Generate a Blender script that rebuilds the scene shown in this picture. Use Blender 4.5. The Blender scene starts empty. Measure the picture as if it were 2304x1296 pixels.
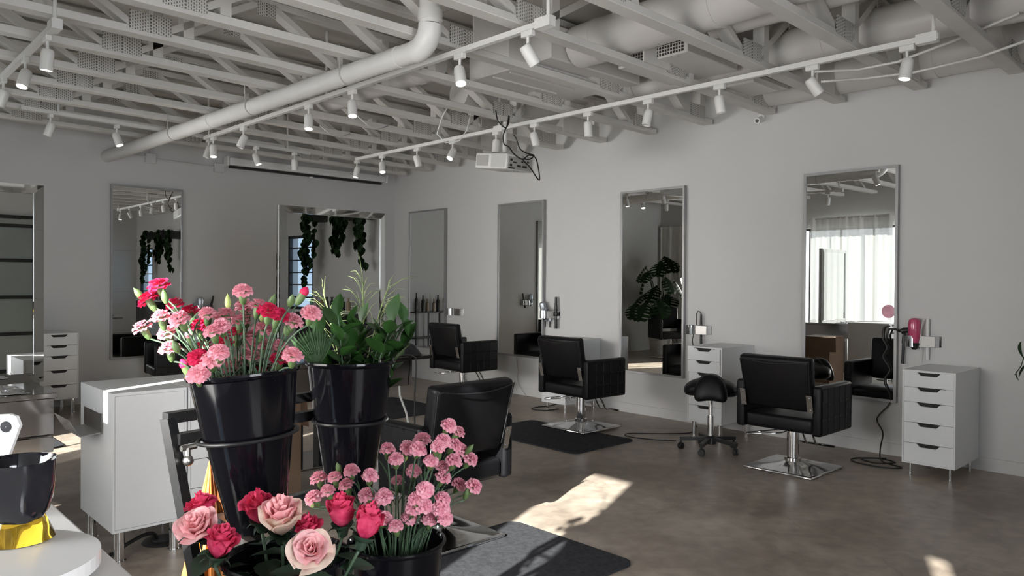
import bpy, bmesh, math, random
from mathutils import Vector, Matrix, Euler
PI = math.pi
scene = bpy.context.scene
COL = scene.collection

# ------------------------------------------------------------------ camera
cam_d = bpy.data.cameras.new('camera')
cam_d.sensor_width = 36.0
cam_d.lens = 36.0 * 1686.82 / 2304.0
cam_d.clip_start = 0.02
cam = bpy.data.objects.new('camera', cam_d)
COL.objects.link(cam)
_F = Vector((0.68900178, 0.72471255, -0.00826257))
_R = Vector((0.72475907, -0.68897082, 0.00659503))
_U = Vector((0.000913163, 0.01053232, 0.99994412))
cam.matrix_world = Matrix(((_R.x, _U.x, -_F.x, 0), (_R.y, _U.y, -_F.y, 0), (_R.z, _U.z, -_F.z, 1.4291), (0, 0, 0, 1)))
scene.camera = cam

# ------------------------------------------------------------------ exposure, sky, sun, daylight at the windows, added fill lamps
scene.view_settings.view_transform = 'Standard'
scene.view_settings.look = 'None'
scene.view_settings.gamma = 1.0
scene.view_settings.use_curve_mapping = False
scene.view_settings.exposure = 0.0
scene.cycles.max_bounces = 9
scene.cycles.diffuse_bounces = 5
scene.cycles.glossy_bounces = 6
scene.cycles.transmission_bounces = 6
scene.cycles.transparent_max_bounces = 10
scene.cycles.caustics_reflective = False
scene.cycles.caustics_refractive = False
scene.cycles.sample_clamp_indirect = 6.0
scene.cycles.blur_glossy = 0.5

w = bpy.data.worlds.new('sky')
scene.world = w
w.use_nodes = True
bg = w.node_tree.nodes['Background']
bg.inputs[0].default_value = (0.50, 0.66, 0.88, 1)
bg.inputs[1].default_value = 1.7

SUN_AZ = math.radians(67.0)
SUN_EL = math.radians(24.8)
sd = bpy.data.lights.new('sun', 'SUN')
sd.energy = 29.0
sd.angle = math.radians(0.6)
sd.color = (1.0, 0.95, 0.88)
sun = bpy.data.objects.new('sun', sd)
COL.objects.link(sun)
sun_dir = Vector((math.sin(SUN_AZ) * math.cos(SUN_EL), math.cos(SUN_AZ) * math.cos(SUN_EL), -math.sin(SUN_EL)))
sun.rotation_euler = sun_dir.to_track_quat('-Z', 'Y').to_euler()

def day(name, loc, direction, sx, sy, power, spread=180, color=(1.0, 0.975, 0.94)):
    d = bpy.data.lights.new(name, 'AREA')
    d.shape = 'RECTANGLE'
    d.size, d.size_y = sx, sy
    d.energy = power
    d.color = color
    d.spread = math.radians(spread)
    o = bpy.data.objects.new(name, d)
    COL.objects.link(o)
    o.location = loc
    o.rotation_euler = Vector(direction).to_track_quat('-Z', 'Z').to_euler()
    return o
POW = dict(front=86, entrance=50, near=50, curtain=62, far=37)
day('daylight_front', (0.62, -2.64, 1.35), (0.0, 1, 0.0), 1.6, 2.3, POW['front'], 120, (0.95, 0.975, 1.0))
day('daylight_entrance', (-0.62, 1.46, 1.4), (1, 0.1, 0), 0.5, 2.1, POW['entrance'])
day('fill_near', (-0.385, 2.62, 1.35), (1, 0.1, 0), 0.95, 2.1, POW['near'], 110)  # added fill lamp, brightens the right wall from an invented window
day('daylight_curtain', (-0.64, 5.75, 1.4), (1, 0.0, 0), 2.25, 2.1, POW['curtain'])
day('fill_far', (-0.385, 7.78, 1.35), (1, -0.28, 0), 0.95, 2.1, POW['far'], 70)  # added fill lamp, out of view, aimed at the middle of the right wall

# ------------------------------------------------------------------ materials
def nt(m):
    m.use_nodes = True
    t = m.node_tree
    return t, t.nodes, t.links, t.nodes['Principled BSDF']

def mat(name, col, rough=0.5, metal=0.0, spec=None, noise=0.0, nscale=8.0, bump=0.0, bscale=60.0, emit=0.0, trans=0.0, ior=None, coat=0.0):
    m = bpy.data.materials.new(name)
    t, N, L, b = nt(m)
    b.inputs['Base Color'].default_value = (*col, 1)
    b.inputs['Roughness'].default_value = rough
    b.inputs['Metallic'].default_value = metal
    if spec is not None:
        b.inputs['Specular IOR Level'].default_value = spec
    if ior:
        b.inputs['IOR'].default_value = ior
    if coat:
        b.inputs['Coat Weight'].default_value = coat
    if trans:
        b.inputs['Transmission Weight'].default_value = trans
    if emit:
        b.inputs['Emission Color'].default_value = (*col, 1)
        b.inputs['Emission Strength'].default_value = emit
    tc = N.new('ShaderNodeTexCoord')
    if noise:
        n = N.new('ShaderNodeTexNoise')
        n.inputs['Scale'].default_value = nscale
        n.inputs['Detail'].default_value = 5
        L.new(tc.outputs['Object'], n.inputs['Vector'])
        r = N.new('ShaderNodeValToRGB')
        r.color_ramp.elements[0].position = 0.3
        r.color_ramp.elements[1].position = 0.7
        r.color_ramp.elements[0].color = (*[max(0, c * (1 - noise)) for c in col], 1)
        r.color_ramp.elements[1].color = (*[min(1, c * (1 + noise)) for c in col], 1)
        L.new(n.outputs['Fac'], r.inputs['Fac'])
        L.new(r.outputs['Color'], b.inputs['Base Color'])
    if bump:
        n2 = N.new('ShaderNodeTexNoise')
        n2.inputs['Scale'].default_value = bscale
        n2.inputs['Detail'].default_value = 3
        L.new(tc.outputs['Object'], n2.inputs['Vector'])
        bp = N.new('ShaderNodeBump')
        bp.inputs['Strength'].default_value = bump
        bp.inputs['Distance'].default_value = 0.01
        L.new(n2.outputs['Fac'], bp.inputs['Height'])
        L.new(bp.outputs['Normal'], b.inputs['Normal'])
    return m

M = {}
M['wall'] = mat('wall_paint', (0.62, 0.615, 0.61), 0.55, bump=0.05, bscale=25, noise=0.015, nscale=1.5)
M['ceil'] = mat('ceiling_paint', (0.60, 0.58, 0.55), 0.6, noise=0.05, nscale=3, bump=0.1, bscale=20)
M['beam'] = mat('painted_timber', (0.66, 0.64, 0.61), 0.55, noise=0.05, nscale=6, bump=0.12, bscale=30)
M['pipe'] = mat('white_painted_pipe', (0.72, 0.71, 0.69), 0.35, noise=0.02)
M['duct'] = mat('painted_duct', (0.64, 0.62, 0.60), 0.38, noise=0.03, nscale=2, bump=0.03, bscale=8)
M['track'] = mat('white_track_enamel', (0.74, 0.73, 0.71), 0.35, noise=0.01)
M['lamp_on'] = mat('lit_lamp_lens', (1.0, 0.96, 0.88), 0.4, emit=9.0)
M['lamp_off'] = mat('unlit_lamp_lens', (0.55, 0.54, 0.52), 0.2, noise=0.02)
M['leather'] = mat('black_leather', (0.0045, 0.0045, 0.0055), 0.40, spec=0.22, bump=0.12, bscale=180, noise=0.1)
M['leather_dark'] = mat('black_leather_piping', (0.006, 0.006, 0.007), 0.5, noise=0.1)
M['chrome'] = mat('chrome', (0.78, 0.78, 0.79), 0.07, 1.0, noise=0.02)
M['chrome_dark'] = mat('smoked_chrome', (0.36, 0.34, 0.33), 0.12, 1.0, noise=0.05, nscale=2)
M['steel'] = mat('brushed_steel', (0.32, 0.31, 0.30), 0.34, 1.0, noise=0.05)
M['mirror'] = mat('mirror_glass', (0.84, 0.85, 0.835), 0.0, 1.0)
M['mframe'] = mat('silver_mirror_frame', (0.34, 0.34, 0.34), 0.45, 0.6, noise=0.02)
M['bevel'] = mat('bevelled_mirror_strip', (0.78, 0.79, 0.78), 0.03, 1.0, noise=0.01)
M['laminate'] = mat('white_laminate', (0.74, 0.75, 0.76), 0.3, noise=0.01)
M['drawer_shadow'] = mat('drawer_shadow_black', (0.012, 0.012, 0.012), 0.7, noise=0.1)
M['rubber'] = mat('black_rubber_mat', (0.042, 0.043, 0.048), 0.85, spec=0.08, noise=0.25, nscale=40, bump=0.2, bscale=90)
M['bucket'] = mat('glossy_black_bucket', (0.0035, 0.0035, 0.005), 0.10, spec=0.22, noise=0.1, nscale=4)
M['black'] = mat('matte_black_plastic', (0.012, 0.012, 0.013), 0.4, noise=0.1)
M['black_metal'] = mat('black_steel_tube', (0.014, 0.014, 0.015), 0.35, 0.3, noise=0.15, nscale=30)
M['cloth'] = mat('black_cape_cloth', (0.012, 0.012, 0.014), 0.55, bump=0.3, bscale=50, noise=0.2)
M['cable_black'] = mat('black_cable', (0.010, 0.010, 0.010), 0.45, noise=0.05)
M['cable_white'] = mat('white_cable', (0.72, 0.72, 0.70), 0.4, noise=0.02)
M['stem'] = mat('green_stem', (0.050, 0.092, 0.050), 0.55, noise=0.25, nscale=20)
M['calyx'] = mat('green_calyx', (0.075, 0.125, 0.040), 0.5, noise=0.25, nscale=30)
M['lime'] = mat('lime_bud', (0.42, 0.50, 0.16), 0.5, noise=0.2, nscale=30)
M['leaf'] = mat('dark_green_leaf', (0.020, 0.060, 0.012), 0.38, noise=0.35, nscale=12)
M['leaf_dull'] = mat('dull_green_rose_leaf', (0.022, 0.045, 0.026), 0.45, noise=0.3, nscale=20)
M['vine'] = mat('vine_leaf', (0.016, 0.038, 0.013), 0.6, spec=0.12, noise=0.3, nscale=15)
M['wisp'] = mat('dry_grass', (0.15, 0.20, 0.07), 0.6, noise=0.2)
M['marble'] = mat('white_marble', (0.82, 0.80, 0.79), 0.22, noise=0.05, nscale=6)
M['amber'] = mat('amber_glass', (0.95, 0.60, 0.05), 0.05, trans=0.9, ior=1.45)
M['smoke_glass'] = mat('black_glass', (0.012, 0.012, 0.016), 0.06, noise=0.05, coat=0.5)
M['card'] = mat('brown_cardboard', (0.17, 0.105, 0.065), 0.7, noise=0.1, nscale=5)
M['wrap'] = mat('orange_ribbed_paper', (0.40, 0.125, 0.017), 0.55, noise=0.12, nscale=30)
M['pinkpl'] = mat('pink_plastic', (0.55, 0.07, 0.17), 0.22, noise=0.05, coat=0.3)
M['pinkst'] = mat('pink_sticker', (0.72, 0.33, 0.42), 0.4, noise=0.25, nscale=15)
M['whitepl'] = mat('white_plastic', (0.75, 0.75, 0.74), 0.35, noise=0.02)
M['silverpl'] = mat('silver_plastic', (0.45, 0.48, 0.52), 0.25, 0.6, noise=0.03)
M['greypl'] = mat('grey_panel_plastic', (0.40, 0.39, 0.37), 0.45, noise=0.03)
M['screenbar'] = mat('black_screen_bar', (0.012, 0.012, 0.012), 0.4, noise=0.05)
M['foil'] = mat('crumpled_foil', (0.75, 0.76, 0.80), 0.15, 1.0, bump=1.0, bscale=30)
M['frame_black'] = mat('black_window_frame', (0.016, 0.017, 0.018), 0.4, noise=0.05)
M['pot'] = mat('pale_ceramic_pot', (0.60, 0.58, 0.54), 0.5, noise=0.04)
M['tan'] = mat('tan_bottle', (0.35, 0.25, 0.15), 0.35, noise=0.05)
M['teal'] = mat('teal_bottle', (0.13, 0.33, 0.28), 0.35, noise=0.05)
M['mauve'] = mat('mauve_bottle', (0.33, 0.22, 0.25), 0.35, noise=0.05)

def petal(name, c1, c2, tr=0.25, ns=45):
    m = bpy.data.materials.new(name)
    t, N, L, b = nt(m)
    tc = N.new('ShaderNodeTexCoord')
    n = N.new('ShaderNodeTexNoise')
    n.inputs['Scale'].default_value = ns
    n.inputs['Detail'].default_value = 4
    L.new(tc.outputs['Object'], n.inputs['Vector'])
    r = N.new('ShaderNodeValToRGB')
    r.color_ramp.elements[0].position = 0.35
    r.color_ramp.elements[1].position = 0.65
    r.color_ramp.elements[0].color = (*c1, 1)
    r.color_ramp.elements[1].color = (*c2, 1)
    L.new(n.outputs['Fac'], r.inputs['Fac'])
    L.new(r.outputs['Color'], b.inputs['Base Color'])
    b.inputs['Roughness'].default_value = 0.6
    b.inputs['Specular IOR Level'].default_value = 0.25
    tl = N.new('ShaderNodeBsdfTranslucent')
    L.new(r.outputs['Color'], tl.inputs['Color'])
    mx = N.new('ShaderNodeMixShader')
    mx.inputs[0].default_value = tr
    out = N['Material Output']
    L.new(b.outputs[0], mx.inputs[1]); L.new(tl.outputs[0], mx.inputs[2])
    L.new(mx.outputs[0], out.inputs['Surface'])
    return m
M['pink'] = petal('pink_petal', (0.75, 0.29, 0.365), (0.86, 0.45, 0.52), 0.3)
M['mauvepink'] = petal('cool_pink_petal', (0.78, 0.31, 0.41), (0.92, 0.52, 0.60), 0.35)
M['red'] = petal('crimson_petal', (0.52, 0.012, 0.06), (0.74, 0.035, 0.13), 0.25)
M['hotpink'] = petal('hot_pink_rose_petal', (0.56, 0.028, 0.10), (0.78, 0.09, 0.19), 0.25, 2.5)
M['rosepink'] = petal('pale_pink_rose_petal', (0.82, 0.38, 0.41), (0.92, 0.57, 0.58), 0.3, 2.5)
M['cream'] = petal('cream_rose_petal', (0.78, 0.55, 0.47), (0.86, 0.72, 0.60), 0.3, 2.5)

def sheer_mat():
    m = bpy.data.materials.new('sheer_curtain_cloth')
    t, N, L, b = nt(m)
    b.inputs['Base Color'].default_value = (0.82, 0.80, 0.76, 1)
    b.inputs['Roughness'].default_value = 0.8
    tl = N.new('ShaderNodeBsdfTranslucent'); tl.inputs['Color'].default_value = (0.70, 0.695, 0.68, 1)
    tp = N.new('ShaderNodeBsdfTransparent')
    m1 = N.new('ShaderNodeMixShader'); m1.inputs[0].default_value = 0.12
    m2 = N.new('ShaderNodeMixShader'); m2.inputs[0].default_value = 0.07
    L.new(b.outputs[0], m1.inputs[1]); L.new(tl.outputs[0], m1.inputs[2])
    L.new(m1.outputs[0], m2.inputs[1]); L.new(tp.outputs[0], m2.inputs[2])
    L.new(m2.outputs[0], N['Material Output'].inputs['Surface'])
    return m
M['sheer'] = sheer_mat()

def glass_mat():
    m = bpy.data.materials.new('window_pane_glass')
    t, N, L, b = nt(m)
    tp = N.new('ShaderNodeBsdfTransparent'); tp.inputs['Color'].default_value = (0.95, 0.97, 0.97, 1)
    gl = N.new('ShaderNodeBsdfGlossy'); gl.inputs['Roughness'].default_value = 0.02
    fr = N.new('ShaderNodeFresnel'); fr.inputs['IOR'].default_value = 1.45
    mx = N.new('ShaderNodeMixShader')
    fm = N.new('ShaderNodeMath'); fm.operation = 'MULTIPLY'; fm.inputs[1].default_value = 0.35; L.new(fr.outputs[0], fm.inputs[0]); L.new(fm.outputs[0], mx.inputs[0]); L.new(tp.outputs[0], mx.inputs[1]); L.new(gl.outputs[0], mx.inputs[2])
    L.new(mx.outputs[0], N['Material Output'].inputs['Surface'])
    return m
M['glass'] = glass_mat()
M['milk'] = mat('added_milky_pane', (0.80, 0.82, 0.82), 0.35, noise=0.01)  # opaque panes of the two added windows, stop direct sun
M['frosted'] = mat('frosted_glass', (0.30, 0.33, 0.32), 0.18, noise=0.05, nscale=2)

def concrete():
    m = bpy.data.materials.new('polished_concrete')
    t, N, L, b = nt(m)
    tc = N.new('ShaderNodeTexCoord')
    def noise(s, d, dist=0.0):
        n = N.new('ShaderNodeTexNoise')
        n.inputs['Scale'].default_value = s; n.inputs['Detail'].default_value = d
        n.inputs['Distortion'].default_value = dist
        L.new(tc.outputs['Object'], n.inputs['Vector'])
        return n
    n1 = noise(1.2, 10, 0.5); n2 = noise(9, 12, 0.4); n3 = noise(60, 4)
    r1 = N.new('ShaderNodeValToRGB')
    e = r1.color_ramp.elements
    e[0].position = 0.36; e[0].color = (0.27, 0.222, 0.185, 1)
    e[1].position = 0.72; e[1].color = (0.45, 0.39, 0.33, 1)
    k = e.new(0.5); k.color = (0.36, 0.308, 0.26, 1)
    L.new(n1.outputs['Fac'], r1.inputs['Fac'])
    r2 = N.new('ShaderNodeValToRGB')
    r2.color_ramp.elements[0].position = 0.35; r2.color_ramp.elements[0].color = (0.78, 0.76, 0.75, 1)
    r2.color_ramp.elements[1].position = 0.66; r2.color_ramp.elements[1].color = (1.12, 1.12, 1.1, 1)
    L.new(n2.outputs['Fac'], r2.inputs['Fac'])
    mul = N.new('ShaderNodeMix'); mul.data_type = 'RGBA'; mul.blend_type = 'MULTIPLY'; mul.inputs[0].default_value = 1
    L.new(r1.outputs[0], mul.inputs[6]); L.new(r2.outputs[0], mul.inputs[7])
    # wandering hairline cracks and paler scuffs
    v = N.new('ShaderNodeTexVoronoi'); v.feature = 'DISTANCE_TO_EDGE'; v.inputs['Scale'].default_value = 0.55
    wv = N.new('ShaderNodeVectorMath'); wv.operation = 'ADD'
    n4 = noise(2.0, 4)
    sc = N.new('ShaderNodeVectorMath'); sc.operation = 'SCALE'; sc.inputs[3].default_value = 0.5
    L.new(n4.outputs['Color'], sc.inputs[0]); L.new(tc.outputs['Object'], wv.inputs[0]); L.new(sc.outputs[0], wv.inputs[1])
    L.new(wv.outputs[0], v.inputs['Vector'])
    rc = N.new('ShaderNodeValToRGB')
    rc.color_ramp.elements[0].position = 0.0; rc.color_ramp.elements[0].color = (0.84, 0.82, 0.80, 1)
    rc.color_ramp.elements[1].position = 0.004; rc.color_ramp.elements[1].color = (1, 1, 1, 1)
    L.new(v.outputs['Distance'], rc.inputs['Fac'])
    mul2 = N.new('ShaderNodeMix'); mul2.data_type = 'RGBA'; mul2.blend_type = 'MULTIPLY'; mul2.inputs[0].default_value = 1
    L.new(mul.outputs[2], mul2.inputs[6]); L.new(rc.outputs[0], mul2.inputs[7])
    L.new(mul2.outputs[2], b.inputs['Base Color'])
    mr = N.new('ShaderNodeMapRange'); mr.inputs[3].default_value = 0.28; mr.inputs[4].default_value = 0.48
    L.new(n2.outputs['Fac'], mr.inputs[0]); L.new(mr.outputs[0], b.inputs['Roughness'])
    bp = N.new('ShaderNodeBump'); bp.inputs['Strength'].default_value = 0.06; bp.inputs['Distance'].default_value = 0.01
    L.new(n3.outputs['Fac'], bp.inputs['Height']); L.new(bp.outputs[0], b.inputs['Normal'])
    return m
M['concrete'] = concrete()

def boards(name, c, width, axis):
    """painted roof boards with thin seams"""
    m = bpy.data.materials.new(name)
    t, N, L, b = nt(m)
    tc = N.new('ShaderNodeTexCoord'); sp = N.new('ShaderNodeSeparateXYZ')
    L.new(tc.outputs['Object'], sp.inputs[0])
    md = N.new('ShaderNodeMath'); md.operation = 'PINGPONG'; md.inputs[1].default_value = width
    L.new(sp.outputs[axis], md.inputs[0])
    r = N.new('ShaderNodeValToRGB')
    r.color_ramp.elements[0].position = 0.0; r.color_ramp.elements[0].color = (c[0] * .25, c[1] * .25, c[2] * .25, 1)
    r.color_ramp.elements[1].position = 0.008; r.color_ramp.elements[1].color = (*c, 1)
    dv = N.new('ShaderNodeMath'); dv.operation = 'DIVIDE'; dv.inputs[1].default_value = width
    L.new(md.outputs[0], dv.inputs[0]); L.new(dv.outputs[0], r.inputs[0]); L.new(r.outputs[0], b.inputs['Base Color'])
    b.inputs['Roughness'].default_value = 0.6
    return m
M['deck'] = boards('painted_roof_boards', (0.56, 0.54, 0.50), 0.6, 0)
M['panel'] = boards('white_wall_panels', (0.62, 0.615, 0.60), 0.55, 2)

def slots():
    """pressed metal nail plate: rows of dark punched slots"""
    m = bpy.data.materials.new('punched_nail_plate')
    t, N, L, b = nt(m)
    tc = N.new('ShaderNodeTexCoord'); sp = N.new('ShaderNodeSeparateXYZ'); L.new(tc.outputs['Object'], sp.inputs[0])
    def mth(op, a, bb):
        n = N.new('ShaderNodeMath'); n.operation = op
        if hasattr(a, 'name'): L.new(a, n.inputs[0])
        else: n.inputs[0].default_value = a
        if hasattr(bb, 'name'): L.new(bb, n.inputs[1])
        else: n.inputs[1].default_value = bb
        return n.outputs[0]
    ax = mth('ABSOLUTE', sp.outputs[0], 0)
    fx = mth('FRACT', mth('DIVIDE', ax, 0.0155), 0)
    az = mth('ADD', sp.outputs[2], mth('MULTIPLY', mth('FLOOR', mth('DIVIDE', ax, 0.0155), 0), 0.007))
    fz = mth('FRACT', mth('DIVIDE', az, 0.021), 0)
    hx = mth('LESS_THAN', fx, 0.40); hz = mth('LESS_THAN', fz, 0.62)
    h = mth('MULTIPLY', hx, hz)
    mx = N.new('ShaderNodeMix'); mx.data_type = 'RGBA'
    mx.inputs[6].default_value = (0.62, 0.60, 0.57, 1); mx.inputs[7].default_value = (0.13, 0.125, 0.12, 1)
    L.new(h, mx.inputs[0]); L.new(mx.outputs[2], b.inputs['Base Color'])
    b.inputs['Roughness'].default_value = 0.5
    return m
M['slots'] = slots()

def grid_mat(name, base, hole, sx, sz, w, ax=(0, 2)):
    m = bpy.data.materials.new(name)
    t, N, L, b = nt(m)
    tc = N.new('ShaderNodeTexCoord'); sp = N.new('ShaderNodeSeparateXYZ'); L.new(tc.outputs['Object'], sp.inputs[0])
    outs = []
    for a, s in zip(ax, (sx, sz)):
        d = N.new('ShaderNodeMath'); d.operation = 'DIVIDE'; d.inputs[1].default_value = s; L.new(sp.outputs[a], d.inputs[0])
        f = N.new('ShaderNodeMath'); f.operation = 'FRACT'; L.new(d.outputs[0], f.inputs[0])
        g = N.new('ShaderNodeMath'); g.operation = 'GREATER_THAN'; g.inputs[1].default_value = w; L.new(f.outputs[0], g.inputs[0])
        outs.append(g.outputs[0])
    mu = N.new('ShaderNodeMath'); mu.operation = 'MULTIPLY'; L.new(outs[0], mu.inputs[0]); L.new(outs[1], mu.inputs[1])
    mx = N.new('ShaderNodeMix'); mx.data_type = 'RGBA'; mx.inputs[6].default_value = (*base, 1); mx.inputs[7].default_value = (*hole, 1)
    L.new(mu.outputs[0], mx.inputs[0]); L.new(mx.outputs[2], b.inputs['Base Color'])
    b.inputs['Roughness'].default_value = 0.5
    return m
M['grille'] = grid_mat('wire_mesh_grille', (0.60, 0.58, 0.55), (0.02, 0.02, 0.02), 0.024, 0.024, 0.28, (1, 2))
M['ventgrid'] = grid_mat('projector_vent', (0.55, 0.55, 0.53), (0.03, 0.03, 0.03), 0.022, 0.013, 0.40, (0, 2))

# ------------------------------------------------------------------ mesh helpers
class MB:
    """collects shapes, then links them as ONE mesh object"""
    def __init__(s):
        s.v = []; s.f = []
    def add(s, vs, fs, mtx=None):
        o = len(s.v)
        for p in vs:
            p = Vector(p)
            s.v.append(mtx @ p if mtx else p)
        for f in fs:
            s.f.append([i + o for i in f])
        return s
    def box(s, a, b, mtx=None):
        x0, y0, z0 = a; x1, y1, z1 = b
        vs = [(x0, y0, z0), (x1, y0, z0), (x1, y1, z0), (x0, y1, z0), (x0, y0, z1), (x1, y0, z1), (x1, y1, z1), (x0, y1, z1)]
        fs = [(0, 3, 2, 1), (4, 5, 6, 7), (0, 1, 5, 4), (1, 2, 6, 5), (2, 3, 7, 6), (3, 0, 4, 7)]
        return s.add(vs, fs, mtx)
    def rbox(s, a, b, r=0.01, seg=2, mtx=None):
        bm = bmesh.new()
        bmesh.ops.create_cube(bm, size=1.0)
        c = [(a[i] + b[i]) / 2 for i in range(3)]; d = [abs(b[i] - a[i]) for i in range(3)]
        for v in bm.verts:
            v.co = Vector((c[0] + v.co.x * d[0], c[1] + v.co.y * d[1], c[2] + v.co.z * d[2]))
        r = min(r, min(d) * 0.49)
        bmesh.ops.bevel(bm, geom=list(bm.edges), offset=r, segments=seg, profile=0.5, affect='EDGES')
        bm.verts.index_update()
        s.add([v.co.copy() for v in bm.verts], [[v.index for v in f.verts] for f in bm.faces], mtx)
        bm.free()
        return s
    def tube(s, pts, r, n=8, caps=True, mtx=None):
        pts = [Vector(p) for p in pts]
        rs = r if isinstance(r, (list, tuple)) else [r] * len(pts)
        vs = []; fs = []
        up = None
        for i, p in enumerate(pts):
            d = (pts[min(i + 1, len(pts) - 1)] - pts[max(i - 1, 0)])
            if d.length < 1e-9: d = Vector((0, 0, 1))
            d.normalize()
            if up is None:
                up = Vector((0, 0, 1)) if abs(d.z) < 0.9 else Vector((1, 0, 0))
            sx = d.cross(up)
            if sx.length < 1e-6: sx = d.orthogonal()
            sx.normalize(); up = sx.cross(d).normalized()
            for k in range(n):
                a = 2 * PI * k / n
                vs.append(p + sx * (math.cos(a) * rs[i]) + up * (math.sin(a) * rs[i]))
        for i in range(len(pts) - 1):
            for k in range(n):
                k2 = (k + 1) % n
                fs.append((i * n + k, i * n + k2, (i + 1) * n + k2, (i + 1) * n + k))
        if caps:
            fs.append(tuple(range(n))[::-1]); fs.append(tuple((len(pts) - 1) * n + k for k in range(n)))
        return s.add(vs, fs, mtx)
    def bar(s, p, q, wx, wy, mtx=None, roll=None):
        """square tube from p to q"""
        p = Vector(p); q = Vector(q); d = (q - p).normalized()
        u = Vector(roll) if roll else (Vector((0, 0, 1)) if abs(d.z) < 0.95 else Vector((1, 0, 0)))
        sx = d.cross(u).normalized(); u = sx.cross(d).normalized()
        vs = []
        for o in (p, q):
            for a, b in ((-1, -1), (1, -1), (1, 1), (-1, 1)):
                vs.append(o + sx * (a * wx / 2) + u * (b * wy / 2))
        return s.add(vs, [(0, 1, 2, 3), (7, 6, 5, 4), (0, 4, 5, 1), (1, 5, 6, 2), (2, 6, 7, 3), (3, 7, 4, 0)], mtx)
    def lathe(s, prof, n=32, mtx=None, a0=0.0, a1=2 * PI):
        full = abs(a1 - a0 - 2 * PI) < 1e-6
        vs = []; fs = []; m = n if full else n + 1
        for r, z in prof:
            for k in range(m):
                a = a0 + (a1 - a0) * k / n
                vs.append((r * math.cos(a), r * math.sin(a), z))
        for i in range(len(prof) - 1):
            for k in range(n):
                k2 = (k + 1) % m
                fs.append((i * m + k, i * m + k2, (i + 1) * m + k2, (i + 1) * m + k))
        return s.add(vs, fs, mtx)
    def disc(s, c, r, n=20, mtx=None, flip=False):
        vs = [(c[0] + r * math.cos(2 * PI * k / n), c[1] + r * math.sin(2 * PI * k / n), c[2]) for k in range(n)]
        f = tuple(range(n))
        return s.add(vs, [f[::-1] if flip else f], mtx)
    def prism(s, poly, z0, z1, mtx=None):
        n = len(poly)
        vs = [(x, y, z0) for x, y in poly] + [(x, y, z1) for x, y in poly]
        fs = [tuple(range(n))[::-1], tuple(range(n, 2 * n))] + [(i, (i + 1) % n, n + (i + 1) % n, n + i) for i in range(n)]
        return s.add(vs, fs, mtx)
    def grid(s, fn, nu, nv, mtx=None):
        vs = [fn(i / nu, j / nv) for j in range(nv + 1) for i in range(nu + 1)]
        fs = [(j * (nu + 1) + i, j * (nu + 1) + i + 1, (j + 1) * (nu + 1) + i + 1, (j + 1) * (nu + 1) + i) for j in range(nv) for i in range(nu)]
        return s.add(vs, fs, mtx)
    def sphere(s, c, r, n=12, m=8, sc=(1, 1, 1), mtx=None):
        prof = [(max(1e-5, r * math.sin(PI * i / m)), -r * math.cos(PI * i / m)) for i in range(m + 1)]
        T = Matrix.Translation(c) @ Matrix.Diagonal((*sc, 1))
        return s.lathe(prof, n, (mtx @ T) if mtx else T)
    def mesh(s, name, m, smooth=True, angle=35):
        me = bpy.data.meshes.new(name)
        me.from_pydata([tuple(v) for v in s.v], [], [tuple(f) for f in s.f])
        if m is not None:
            me.materials.append(M[m] if isinstance(m, str) else m)
        if smooth:
            me.polygons.foreach_set('use_smooth', [True] * len(me.polygons))
            me.set_sharp_from_angle(angle=math.radians(angle))
        me.update()
        return me
    def build(s, name, m, parent=None, smooth=True, angle=35, loc=None, rot=None, label=None):
        o = bpy.data.objects.new(name, s.mesh(name, m, smooth, angle))
        COL.objects.link(o)
        if parent is not None: o.parent = parent
        if loc is not None: o.location = loc
        if rot is not None: o.rotation_euler = rot
        if label: o['label'] = label
        return o

def tag(o, label, cat, group=None, kind=None):
    o['label'] = label
    if cat: o['category'] = cat
    if group: o['group'] = group
    if kind: o['kind'] = kind
    return o
def thing(name, label, cat, loc=(0, 0, 0), rz=0.0, group=None):
    o = bpy.data.objects.new(name, None)
    o.empty_display_size = 0.05
    COL.objects.link(o)
    o.location = loc; o.rotation_euler = (0, 0, rz)
    return tag(o, label, cat, group)
def put(name, me, parent, loc=None, rot=None, scale=None):
    o = bpy.data.objects.new(name, me)
    COL.objects.link(o); o.parent = parent
    if loc is not None: o.location = loc
    if rot is not None: o.rotation_euler = rot
    if scale is not None: o.scale = scale
    return o
def dup(root, loc, rz=None, label=None, group=None):
    r = root.copy(); COL.objects.link(r); r.location = loc
    if rz is not None: r.rotation_euler = (0, 0, rz)
    if label: r['label'] = label
    if group: r['group'] = group
    for ch in list(root.children):
        c = ch.copy(); COL.objects.link(c); c.parent = r
        for g in list(ch.children):
            d = g.copy(); COL.objects.link(d); d.parent = c
    return r
ORD = ['first', 'second', 'third', 'fourth', 'fifth', 'sixth', 'seventh', 'eighth', 'ninth', 'tenth', 'eleventh', 'twelfth',
       'thirteenth', 'fourteenth', 'fifteenth', 'sixteenth', 'seventeenth', 'eighteenth', 'nineteenth', 'twentieth']
ORD += ['twenty-' + k for k in ORD[:9]] + ['thirtieth'] + ['thirty-' + k for k in ORD[:9]] + ['fortieth'] + ['forty-' + k for k in ORD[:9]]

# ------------------------------------------------------------------ the room
XL, XR, YF, YB, ZT = -0.4, 6.627, -2.6, 9.6, 3.5
def struct(o):
    o['kind'] = 'structure'; return o
struct(MB().box((XL - .3, YF - .3, -.12), (XR + .3, YB + .3, 0)).build('floor', 'concrete', smooth=False))
struct(MB().box((XL - .3, YF - .3, ZT), (XR + .3, YB + .3, ZT + .1)).build('ceiling', 'deck', smooth=False))

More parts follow.
